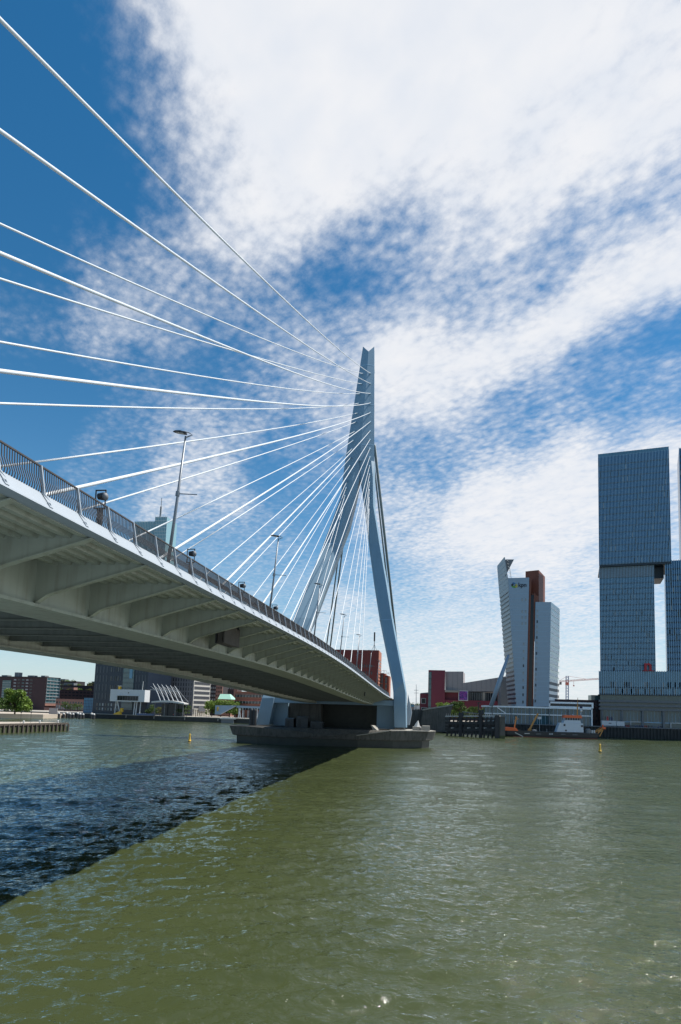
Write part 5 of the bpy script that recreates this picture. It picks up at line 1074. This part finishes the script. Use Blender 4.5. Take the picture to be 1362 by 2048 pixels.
    # blue hull / tarp on the promenade, white vans
    P = onY(303, 1427, 460); m = MB(); m.hexa([(P[0]-12, 459.5, ZL), (P[0]+2, 459.5, ZL), (P[0]+2, 462, ZL), (P[0]-12, 462, ZL), (P[0]-12.5, 459.3, ZL+1.3), (P[0]+1.0, 459.3, ZL+1.5), (P[0]+1, 462.2, ZL+1.5), (P[0]-12.5, 462.2, ZL+1.3)]); tag(m.build('storage_bin', 'canvas_blue'), 'long low blue storage bin on the promenade edge', 'bin')
    for i, (px, lab) in enumerate(((281, 'beside the white control house'), (290, 'behind the long blue bin'), (358, 'under the mast canopy'))):
        P = onY(px, 1427, 470); r = empty('white_car', (P[0], 470, ZL)); tag(r, 'white parked car %s' % lab, 'car', 'cars on the promenade')
        m = MB(); m.prism([(-2.2, .35), (2.2, .35), (2.25, .9), (1.3, 1.0), (.7, 1.5), (-1.2, 1.5), (-1.9, 1.0), (-2.2, .95)], -.85, .85, 'y'); m.build('body', 'white_paint', r)
        m = MB(); m.prism([(-1.75, 1.02), (1.15, 1.02), (.62, 1.42), (-1.1, 1.42)], -.88, .88, 'y'); m.build('side_window', 'glass_dark', r)
        for x in (-1.35, 1.35):
            for y in (-.8, .8): m = MB(); m.tube([(x, y-.1, .34), (x, y+.1, .34)], .34, 10); m.build('wheel', 'black_steel', r)
    # trees
    for i, (px, top, Y, rad, lf, n, lab) in enumerate(((30, 1376, 395, 9.0, 'leaf_bright', 5200, 'big rounded bright green tree before the brown apartments'), (-6, 1393, 385, 6.5, 'leaf_deep', 2600, 'green tree at the left edge beside the big rounded tree'), (130, 1400, 545, 3.5, 'leaf_deep', 900, 'slim young tree before the arched brick row'), (141, 1405, 545, 3.5, 'leaf_deep', 900, 'low young tree before the arches'), (155, 1404, 540, 4, 'leaf_deep', 900, 'young tree nearest the blue glass box'), (304, 1406, 470, 4.2, 'leaf_deep', 1200, 'dark tree left of the mast canopy'), (320, 1412, 470, 3.2, 'leaf_olive', 800, 'small olive tree under the canopy edge'), (359, 1403, 468, 4.2, 'leaf_deep', 1200, 'tree beneath the canopy masts'), (373, 1407, 466, 3.6, 'leaf_deep', 900, 'tree right of the mast canopy'), (424, 1400, 500, 7, 'leaf_bright', 1800, 'bright tree left of the pale green roof'), (442, 1397, 498, 7, 'leaf_bright', 1800, 'bright tree before the pale green roof'), (459, 1398, 496, 7, 'leaf_bright', 1800, 'bright tree right of the pale green roof'), (469, 1400, 492, 6, 'leaf_bright', 1500, 'bright tree beside the orange banded building'))):
        hh = onY(px, top, Y)[2]-ZL; z = ZL
        if i < 2: z = 3.0; hh = onY(px, top, Y)[2]-3
        make_tree(lab, (onY(px, 1420, Y)[0], Y, z), hh, rad, lf, 60+i, n, 'trees on the left bank')
    # peninsula carrying the big trees
    a, b, c = onZ(-120, 1437), onZ(96, 1436.5), onZ(60, 1431)
    m = MB(); m.prism([(a[0]-60, 372), (onY(95, 1430, 420)[0], 415), (onY(104, 1430, 440)[0], 470), (a[0]-60, 470)], -2, 3.0); o = m.build('ground', 'timber_deck'); kind(o, 'structure')
    # grey panel screen and dolphins by the basin
    P = onY(98.5, 1416, 440); Q = onY(114, 1430.5, 440); r = empty('panel_screen', (P[0], 440, 0)); tag(r, 'pale grey panel screen standing in the basin beside the dolphins', 'screen')
    m = MB(); m.box(P[0], Q[0], 440, 440.5, Q[2], P[2]); m.build('panel', 'theatre_grey', r, local=False); m = MB(); m.box(P[0]+.3, P[0]+.9, 440.5, 441, -2, P[2]); m.box(Q[0]-.9, Q[0]-.3, 440.5, 441, -2, P[2]); m.build('post', 'tarred', r, local=False)
    pr = None; dl = (117, 127, 134, 139.5, 146, 155, 160, 166, 183, 187.5)
    for i, px in enumerate(dl):
        Y = 440+(i % 3)*6; P = onY(px, 1434, Y)
        if pr is None:
            r = empty('mooring_dolphin', (0, 0, 0)); m = MB(); m.tube([(0, 0, -2), (0, 0, 3.3)], 1.15, 12); m.build('pile', 'tarred', r); m = MB(); m.lathe([(.85, 3.3), (.85, 3.9), (.6, 4.3), (.1, 4.5)], seg=12); m.build('cap', 'off_white', r, smooth=False); pr = r; o = r
        else: o = copy_tree(pr)
        o.location = (P[0], Y, 0); o.scale = (1, 1, [1, .9, 1.05][i % 3]); tag(o, 'dark mooring dolphin with white cap in the basin mouth by the blue glass box', 'dolphin', 'mooring dolphins')
    P = onY(52, 1425, 400); r = empty('blue_dolphin', (P[0], 400, 0)); tag(r, 'dark blue mooring post standing off the tan retaining wall', 'dolphin'); m = MB(); m.tube([(P[0], 366, -2), (P[0], 366, 4.0)], 1.3, 12); m.build('pile', 'navy_metal', r, local=False); m = MB(); m.lathe([(1.35, 4), (1.35, 4.7), (.2, 5.1)], (P[0], 366, 0), 12); m.build('cap', 'stone_grey', r, local=False)
build_left()

# ------------------------------------------------------------------ timber jetty on the left
def build_jetty():
    f0, f1 = onZ(-60, 1468.5), onZ(133, 1461.5); zt = 3.4
    r = empty('timber_jetty', (f1[0], f1[1], 0)); tag(r, 'timber jetty with algae covered piles and pale plank deck at the left edge', 'jetty')
    d = (f1-f0)[:2]; L_ = np.linalg.norm(d); d /= L_; n = np.array([-d[1], d[0]]); back = 30.0
    def P(s, v, z): q = f0[:2]+d*s+n*v; return (q[0], q[1], z)
    b2 = 14.0
    npl = 46
    for k in range(npl):
        a, b = L_*k/npl, L_*(k+.94)/npl; m = MB(); vb = back-(back-b2)*k/npl; vb2 = back-(back-b2)*(k+1)/npl
        m.hexa([P(a, 0, zt-.18), P(b, 0, zt-.18), P(b, vb2, zt-.18), P(a, vb, zt-.18), P(a, 0, zt), P(b, 0, zt), P(b, vb2, zt), P(a, vb, zt)]); m.build('deck_plank', 'timber_deck', r, local=False)
    m = MB(); m.hexa([P(-1, -.5, zt-.75), P(L_+.4, -.5, zt-.75), P(L_+.4, -.02, zt-.75), P(-1, -.02, zt-.75), P(-1, -.5, zt+.12), P(L_+.4, -.5, zt+.12), P(L_+.4, -.02, zt+.12), P(-1, -.02, zt+.12)]); m.build('edge_beam', 'timber', r, local=False)
    m = MB(); m.hexa([P(0, .4, -2), P(L_, .4, -2), P(L_, .9, -2), P(0, .9, -2), P(0, .4, zt-.2), P(L_, .4, zt-.2), P(L_, .9, zt-.2), P(0, .9, zt-.2)]); m.build('back_wall', 'tarred', r, local=False)
    pl = MB(); pl.box(-.28, .28, -.28, .28, -2, zt-.5); big = pl.mesh('pile', 'timber'); pl = MB(); pl.box(-.2, .2, -.12, .12, -2, 2.0); sm = pl.mesh('fender_board', 'timber_algae')
    nb = 21
    for k in range(nb+1):
        q = P(L_*k/nb, -.75, 0); o = link('pile', big, r, (q[0], q[1], 0), False); o.rotation_euler[2] = math.atan2(d[1], d[0])
        for j in range(1, 5):
            if k < nb: q = P(L_*(k+j/5)/nb, -.25, 0); o = link('fender_board', sm, r, (q[0], q[1], 0), False); o.rotation_euler[2] = math.atan2(d[1], d[0])
    for k, s in enumerate((.52, .70, .92)):
        q = P(L_*s, 1.0+k*.2, zt); m = MB(); m.lathe([(.3, 0), (.26, .7), (.42, .8), (.36, 1.15), (.05, 1.2)], (q[0], q[1], zt), 10); o = m.build('bollard', 'off_white'); tag(o, 'white mooring bollard on the timber jetty edge', 'bollard', 'bollards on the jetty')
    for k, s in enumerate((.36, .60, .71)):
        q = P(L_*s, 6, zt); m = MB(); m.tube([(q[0], q[1], zt), (q[0], q[1], zt+4.2+k*.6)], .07, 6); m.box(q[0]-.25, q[0]+.25, q[1]-.06, q[1]+.06, zt+4, zt+4.3); o = m.build('lamp_post', 'black_steel'); tag(o, 'thin black post standing on the timber jetty', 'post', 'posts on the jetty')
build_jetty()

# ------------------------------------------------------------------ fender works, work boat, buoys, cars on the right
def build_fender():
    Yr = 319.; Yl = 338.
    def P(px, py_): t = (px-893)/(1010-893); return onY(px, py_, Yl+(Yr-Yl)*t)
    base = P(1005, 1478); r = empty('fender_works', (base[0], base[1], 0)); tag(r, 'black slatted timber fender works with raking struts beside the work boat', 'fender')
    for py_ in (1438, 1446, 1459):
        a, b = P(891, py_), P(1000, py_); m = MB(); m.bar(a, b, 1.0, 1.5 if py_ != 1438 else .8); m.build('rail_beam', 'tarred', r, local=False)
    a, b = P(891, 1432.5), P(1000, 1432); m = MB(); m.bar(a, b, .8, .5); m.build('cap_rail', 'off_white', r, local=False)
    a, b = P(891, 1452.5), P(1000, 1452.5); m = MB(); m.bar(a+[0, .6, 0], b+[0, .6, 0], .5, 1.2); m.build('rail_beam', 'tarred', r, local=False)
    for k in range(13):
        px = 893+k*8.2; a, b = P(px, 1478), P(px+7.5, 1434); a = np.array([a[0], a[1], -1.5]); m = MB(); m.bar(a, b, .9, .9); m.build('raking_strut', 'tarred', r, local=False)
        if k % 2: m = MB(); q = P(px+4, 1456); m.bar(q+[-1.0, -.62, 0], q+[.8, -.62, 0], .1, .4); m.build('marker_plate', 'off_white', r, local=False)
    for px in (921, 961):
        a, b = P(px, 1478), P(px, 1425 if px == 921 else 1420); m = MB(); m.tube([(a[0], a[1]-1, -2), (b[0], b[1]-1, b[2])], 1.0, 10); m.build('tall_pile', 'tarred', r, local=False)
        m = MB(); m.box(b[0]-1.0, b[0]+1.6, b[1]-1.8, b[1]-.2, b[2]-2.2, b[2]); m.build('pile_cap', 'navy_metal', r, local=False)
    m = MB(); b = P(956.5, 1407); c = P(957, 1425); m.bar(b+[0, -1, 0], c+[0, -1, 0], .5); m.box(b[0]-.5, b[0]+1.2, b[1]-1.5, b[1]-.5, b[2], b[2]+.6); m.build('light_post', 'black_steel', r, local=False)
    a, b = P(997.5, 1478), P(1010, 1433); m = MB(); m.box(a[0], b[0], b[1]-1.5, b[1]+4, 1.6, b[2]); m.build('end_block', 'concrete', r, local=False); m = MB(); m.box(a[0]+.05, b[0]-.05, b[1]-1.4, b[1]+3.9, -2, 1.6); m.build('end_footing', 'timber_algae', r, local=False)
    m = MB(); m.box(a[0]-2.2, a[0]-.02, b[1]-1.2, b[1]+1.5, -2, b[2]+.5); m.build('end_post', 'tarred', r, local=False)
    m = MB()
    for k in range(26):
        q = P(893+k*4.1, 1432); m.box(q[0]-.05, q[0]+.05, q[1]-.05, q[1]+.05, q[2], q[2]+1.4)
    kind(m.build('handrail_posts', 'off_white', r, local=False), 'stuff')
    a, b = P(925, 1423.5), P(960, 1428); m = MB(); m.bar(a, b, .3, .5); m.build('gangway_rail', 'stone_grey', r, local=False)
build_fender()

def build_boat():
    Y = 352.; x0 = onY(985, 1477, Y)[0]; x1 = onY(1196, 1477, Y)[0]
    def px(p, q=1470, y=Y): return onY(p, q, y)
    zd = px(1100, 1463.5)[2]; zb = px(1015, 1459)[2]
    r = empty('work_boat', ((x0+x1)/2, Y+4, 0)); tag(r, 'black hulled work boat with pale deckhouse and orange wheelhouse roof', 'boat')
    m = MB()
    def sec(x, w, zt, wb): return [(x, Y+4-wb, -1.0), (x, Y+4-w, 1.2), (x, Y+4-w, zt), (x, Y+4+w, zt), (x, Y+4+w, 1.2), (x, Y+4+wb, -1.0)]
    L_ = x1-x0
    m.loft([sec(x0, .3, zb+.9, .05), sec(x0+L_*.06, 2.2, zb+.5, 1.2), sec(x0+L_*.14, 3.6, zb+.1, 3.0), sec(x0+L_*.27, 4.0, zd+.4, 3.7), sec(x0+L_*.32, 4.0, zd-.1, 3.8), sec(x0+L_*.9, 4.0, zd-.2, 3.8), sec(x1, 3.8, zd-.1, 3.3)]); m.build('hull', 'hull_black', r, local=False)
    m = MB(); m.box(x0+L_*.2, x1-.3, Y-.08, Y-.01, -.2, .45); m.build('boot_stripe', 'hull_red', r, local=False)
    a = px(1010, 1459)[0]; b = px(1037, 1460)[0]; m = MB(); m.hexa([(x0+2, Y+.5, zb-.6), (b, Y+.05, zb-.6), (b, Y+7.9, zb-.6), (x0+2, Y+7.5, zb-.6), (x0+1.5, Y+.8, zb+1.5), (b-1.2, Y+.05, zb+1.0), (b-1.2, Y+7.9, zb+1.0), (x0+1.5, Y+7, zb+1.5)]); m.build('bulwark', 'orange_paint', r, local=False)
    for p0, p1, q0, q1 in ((1030, 1046, 1465, 1473), (1049, 1059, 1467, 1467), (1072, 1082, 1468, 1468), (1122, 1131, 1468.5, 1468.5), (1145, 1155, 1469.5, 1469.5)):
        u, v = px(p0, q0, Y-.06), px(p1, q1, Y-.06); m = MB(); m.bar(u+[0, -.06, 0], v+[0, -.06, 0], .12, .4); m.build('hull_mark', 'off_white' if p0 < 1060 else 'stone_grey', r, local=False)
    for k in range(3): u = px(1099.5+k*2.6, 1468, Y-.06); m = MB(); m.box(u[0]-.25, u[0]+.25, Y-.1, Y-.02, u[2]-.3, u[2]+.3); m.build('hull_number', 'white_paint', r, local=False)
    # deckhouse
    p = [px(1113.5, 1464), px(1168, 1465), px(1167, 1447), px(1120, 1445.5)]; m = MB(); m.loft([[tuple(q+[0, .8, 0]) for q in p], [tuple(q+[0, 7.2, 0]) for q in p]]); dh = m.build('deckhouse', 'boat_white', r, local=False)
    for (u, v) in ((1129, 1450), (1164, 1452)): q = px(u, v, Y+.75); m = MB(); m.box(q[0]-.5, q[0]+.5, Y+.66, Y+.8, q[2]-.6, q[2]+.5); m.build('window', 'glass_dark', dh, local=False)
    q = px(1132.5, 1461); m = MB(); m.tube([(q[0], Y+.65, q[2]), (q[0], Y+.82, q[2])], .5, 12); m.build('porthole', 'glass_dark', dh, local=False)
    p = [px(1128, 1446), px(1163, 1446.5), px(1162, 1441), px(1129.5, 1441)]; m = MB(); m.loft([[tuple(q+[0, 1.2, 0]) for q in p], [tuple(q+[0, 6.8, 0]) for q in p]]); m.build('bridge_deck', 'boat_white', r, local=False)
    u, v = px(1131, 1441), px(1161, 1435.5); m = MB(); m.box(u[0], v[0], Y+1.5, Y+6.5, u[2], v[2]); wh = m.build('wheelhouse', 'boat_white', r, local=False)
    for k in range(6): c = u[0]+(k+.5)*(v[0]-u[0])/6; m = MB(); m.box(c-.55, c+.55, Y+1.38, Y+1.5, u[2]+.3, v[2]-.2); m.build('window', 'glass_dark', wh, local=False)
    u, v = px(1128, 1435.5), px(1165.5, 1431); m = MB(); m.hexa([(u[0], Y+1, u[2]), (v[0], Y+1, u[2]), (v[0], Y+7, u[2]), (u[0], Y+7, u[2]), (u[0]+.4, Y+1.3, v[2]), (v[0]-.4, Y+1.3, v[2]), (v[0]-.4, Y+6.7, v[2]), (u[0]+.4, Y+6.7, v[2])]); m.build('wheelhouse_roof', 'orange_paint', r, local=False)
    u = px(1157.8, 1431); v = px(1159, 1395); m = MB(); m.tube([(u[0], Y+4, u[2]), (v[0], Y+4, v[2])], [.45, .12], 8); m.bar((u[0]-1.4, Y+4, u[2]+5), (u[0]+1.4, Y+4, u[2]+5), .2); m.build('mast', 'ochre_paint', r, local=False)
    q = px(1165.5, 1421.5); m = MB(); m.lathe([(.05, -.75), (.6, -.5), (.78, 0), (.6, .5), (.05, .75)], (q[0], Y+4, q[2]), 12); m.tube([(q[0], Y+4, q[2]-.7), (q[0]-.6, Y+4, q[2]-3.2)], .12, 6); m.build('radome', 'white_paint', r, smooth=True, local=False)
    q = px(1148.5, 1429); m = MB(); m.lathe([(.5, 0), (.4, .6), (.05, .9)], (q[0], Y+4, q[2]-.8), 10); m.build('dome', 'white_paint', r, local=False)
    q = px(1163, 1412); m = MB(); m.quad((q[0], Y+4, q[2]), (q[0]+1.6, Y+4.2, q[2]-.2), (q[0]+1.5, Y+4.2, q[2]-1.4), (q[0], Y+4, q[2]-1.2)); m.tube([(q[0], Y+4, q[2]-4), (q[0], Y+4, q[2]+.1)], .06, 5); m.build('flag', 'cloth_navy', r, local=False)
    # cranes and gear
    u, v = px(1061.5, 1459), px(1078.5, 1427); m = MB(); m.bar(u+[0, 4, 0], v+[0, 4, 0], .75, .9); cr = m.build('deck_crane', 'ochre_paint', r, local=False); m = MB(); m.box(u[0]-.9, u[0]+.9, Y+3, Y+5, zd, u[2]+.4); m.build('pedestal', 'ochre_paint', cr, local=False); m = MB(); m.bar(v+[0, 4, 0], v+[0, 4, -3], .06); m.build('hoist_rope', 'black_steel', cr, local=False)
    u, v = px(1030.5, 1456), px(1034.5, 1435); m = MB(); m.bar(u+[0, 4, 0], v+[0, 4, 0], .6, .8); m.bar(v+[-1.2, 4, -2], v+[1.2, 4, -.6], .35); m.box(v[0]-.5, v[0]+.5, Y+3.5, Y+4.5, v[2]-.2, v[2]+.5); m.build('bow_derrick', 'ochre_paint', r, local=False)
    q = px(1083, 1436); m = MB(); m.box(q[0]-1, q[0]+1, Y+6, Y+7, q[2]-.7, q[2]+.7); m.tube([(q[0], Y+6.5, zd), (q[0], Y+6.5, q[2]-.7)], .1, 6); m.build('name_lamp', 'white_paint', r, local=False)
    for (u, w_, h_, mat) in ((1070, 3.0, .9, 'stone_grey'), (1178, 3.0, 2.4, 'stone_grey'), (1186, 1.2, 1.6, 'off_white'), (1190.5, 1.0, 1.7, 'off_white'), (1095, .2, 1.5, 'off_white')):
        q = px(u, 1464); m = MB(); m.tube([(q[0], Y+2, zd-.3), (q[0], Y+2, zd+h_*.7), (q[0], Y+2, zd+h_)], [w_*.5, w_*.5, w_*.3], 10); m.build('deck_gear', mat, r, local=False)
    for dy in (1, 7):
        for (u0, v0, u1, v1) in ((1197, 1463, 1209, 1455), (1197, 1466, 1210, 1457), (1200, 1473, 1209, 1456)): A, B = px(u0, v0), px(u1, v1); m = MB(); m.bar(A+[0, dy, 0], B+[0, dy, 0], .35, .45); m.build('stern_frame', 'ochre_paint', r, local=False)
    B = px(1209.5, 1452); m = MB(); m.box(B[0]-.7, B[0]+.7, Y+.5, Y+7.5, B[2]-1.8, B[2]-.7); m.box(B[0]-.25, B[0]+.25, Y+3.5, Y+4.5, B[2]-.7, B[2]+.6); m.build('stern_roller', 'orange_paint', r, local=False)
build_boat()

def build_small():
    pr = None
    for i, (px, py_, top, lab) in enumerate(((379, 1483.5, 1466.5, 'yellow channel buoy floating left of the pylon pier'), (1200, 1504, 1487, 'yellow channel buoy floating off the stern of the work boat'))):
        P = onZ(px, py_); h = onY(px, top, P[1])[2]; r = empty('channel_buoy', (P[0], P[1], 0)); tag(r, lab, 'buoy', 'channel buoys'); s = h/3.3
        m = MB(); m.lathe([(.2*s, -.6), (.55*s, -.5), (.62*s, .1*s), (.6*s, .55*s), (.42*s, .75*s)], seg=14); m.build('float', 'yellow_paint', r, smooth=True)
        m = MB(); m.lathe([(.42*s, .75*s), (.40*s, 1.0*s), (.33*s, 2.2*s), (.30*s, 2.5*s), (.40*s, 2.6*s), (.34*s, 2.9*s), (.16*s, 3.05*s), (.14*s, 3.3*s)], seg=14); m.build('tower', 'yellow_paint', r)
        m = MB(); m.lathe([(.63*s, -.1), (.66*s, .05), (.63*s, .2)], seg=14); m.build('waterline_band', 'black_steel', r)
    # trailers and stalls on the right quay
    a, b = onY(1204, 1447, 400), onY(1249, 1447, 400); r = empty('white_trailer', (a[0], 400, ZR)); tag(r, 'long white trailer parked on the quay under the glass towers', 'trailer')
    W = b[0]-a[0]; m = MB(); m.box(0, W*.63, 0, 2.5, .5, 3.6); m.build('body', 'white_paint', r); m = MB(); m.box(W*.65, W, 0, 2.5, .5, 3.4); m.build('body', 'white_paint', r); m = MB(); m.box(W*.3, W*.42, -.06, -.01, 1.7, 2.4); m.build('lettering_panel', 'stone_grey', r)
    for x in (.12, .2, .5, .75, .92): m = MB(); m.tube([(W*x, .1, .45), (W*x, .5, .45)], .45, 10); m.build('wheel', 'black_steel', r)
    k = 0
    for px in range(1246, 1362, 9):
        P = onY(px, 1450, 402); m = MB(); w = 1.1; z = ZR+.1
        m.box(-w, w, -.8, .8, 0, .25); m.box(-w*.8, -w*.6, -.6, .6, .25, 1.0); m.box(w*.6, w*.8, -.6, .6, .25, 1.0); m.box(-w*.9, w*.9, -.7, .7, 1.0, 1.15)
        o = m.build('cafe_table', ['canvas_blue', 'cloth_red', 'stone_grey', 'canvas_blue'][k % 4], loc=(P[0], 401+(k % 2)*1.4, z)); tag(o, ['blue', 'red', 'grey', 'blue'][k % 4]+' cafe table on the terrace at the foot of the glass towers', 'table', 'cafe tables on the quay'); k += 1
    for i, (px, c) in enumerate(((1213, 'cloth_red'), (1221, 'cloth_navy'), (1354, 'cloth_red'))):
        P = onY(px, 1440, 401); r = empty('flag_banner', (P[0], 401, ZR)); tag(r, '%s beach flag banner on the quay terrace' % ('slim red', 'navy and red', 'red topped')[i], 'banner', 'flag banners on the quay')
        m = MB(); m.tube([(0, 0, 0), (0, 0, 6.5)], .06, 6); m.build('pole', 'off_white', r); m = MB(); m.prism([(.08, 2), (1.1, 2.2), (1.3, 5.2), (.6, 6.4), (.08, 6.4)], -.02, .02, 'y'); m.build('cloth', c, r)
build_small()

# ------------------------------------------------------------------ people
def person_mesh():
    bm = bmesh.new(); J = {'pel': (0, 0, .95), 'chest': (0, 0, 1.32), 'neck': (0, 0, 1.5), 'head': (0, -.02, 1.62), 'top': (0, 0, 1.76), 'sl': (-.19, 0, 1.42), 'el': (-.25, .02, 1.13), 'hl': (-.24, -.08, .86), 'sr': (.19, 0, 1.42), 'er': (.25, .03, 1.13), 'hr': (.23, -.1, .88), 'tl': (-.1, 0, .88), 'kl': (-.12, -.05, .48), 'al': (-.12, .03, .08), 'fl': (-.13, -.14, .04), 'tr': (.1, 0, .88), 'kr': (.12, .03, .48), 'ar': (.12, .12, .08), 'fr': (.13, -.04, .04)}
    rad = {'pel': .15, 'chest': .16, 'neck': .06, 'head': .1, 'top': .07, 'sl': .075, 'el': .05, 'hl': .04, 'sr': .075, 'er': .05, 'hr': .04, 'tl': .1, 'kl': .065, 'al': .045, 'fl': .04, 'tr': .1, 'kr': .065, 'ar': .045, 'fr': .04}
    E = [('pel', 'chest'), ('chest', 'neck'), ('neck', 'head'), ('head', 'top'), ('chest', 'sl'), ('sl', 'el'), ('el', 'hl'), ('chest', 'sr'), ('sr', 'er'), ('er', 'hr'), ('pel', 'tl'), ('tl', 'kl'), ('kl', 'al'), ('al', 'fl'), ('pel', 'tr'), ('tr', 'kr'), ('kr', 'ar'), ('ar', 'fr')]
    ks = list(J); me = bpy.data.meshes.new('person_body'); me.from_pydata([J[k] for k in ks], [(ks.index(a), ks.index(b)) for a, b in E], [])
    o = bpy.data.objects.new('tmp', me); col.objects.link(o); md = o.modifiers.new('s', 'SKIN')
    for i, k in enumerate(ks): v = me.skin_vertices[0].data[i]; v.radius = (rad[k], rad[k]*.85); v.use_root = (k == 'pel')
    o.modifiers.new('u', 'SUBSURF').levels = 1
    dg = bpy.context.evaluated_depsgraph_get(); out = bpy.data.meshes.new_from_object(o.evaluated_get(dg)); bpy.data.objects.remove(o)
    return out
def build_people():
    base = person_mesh()
    def person(label, loc, top, rz=0, group=None):
        me = base.copy()
        me.materials.clear()
        for m in (top, 'trousers', 'skin', 'bark'): me.materials.append(MATS[m])
        for p in me.polygons:
            z = p.center.z; x = abs(p.center.x); p.material_index = 1 if z < .93 and x < .2 else (3 if z > 1.68 or (z > 1.58 and p.center.y > .03) else (2 if z > 1.49 or (x > .2 and z < 1.2) else 0)); p.use_smooth = True
        o = link('person', me, None, loc); o.rotation_euler[2] = rz; tag(o, label, 'person', group)
    P = onX(695, 1313, -15.4); person('person in a pale top standing behind the bridge railing', (-15.4, P[1], Z0(P[1])+.75), 'cloth_white', 1.3)
    P = onY(839, 1450, 209); person('person in white standing on the right end of the pylon pier', (-3.9, 207.0, 5.95), 'cloth_white', .4)
    for i, (px, c, lab) in enumerate(((471, 'cloth_red', 'person in red walking past the white stair ramp'), (466, 'cloth_white', 'person in white beside the white stair ramp'), (392, 'cloth_red', 'person in red by the cream office arcade'), (402, 'cloth_navy', 'person in navy by the cream office arcade'), (413, 'cloth_white', 'person in white by the cream office arcade'), (489, 'cloth_navy', 'person in navy under the long landing'), (347, 'cloth_red', 'person in red below the mast canopy'))):
        Y = 459+2*(i % 3); P = onY(px, 1430, Y); person(lab, (P[0], Y, ZL), c, i*1.1, 'people on the promenade')
build_people()
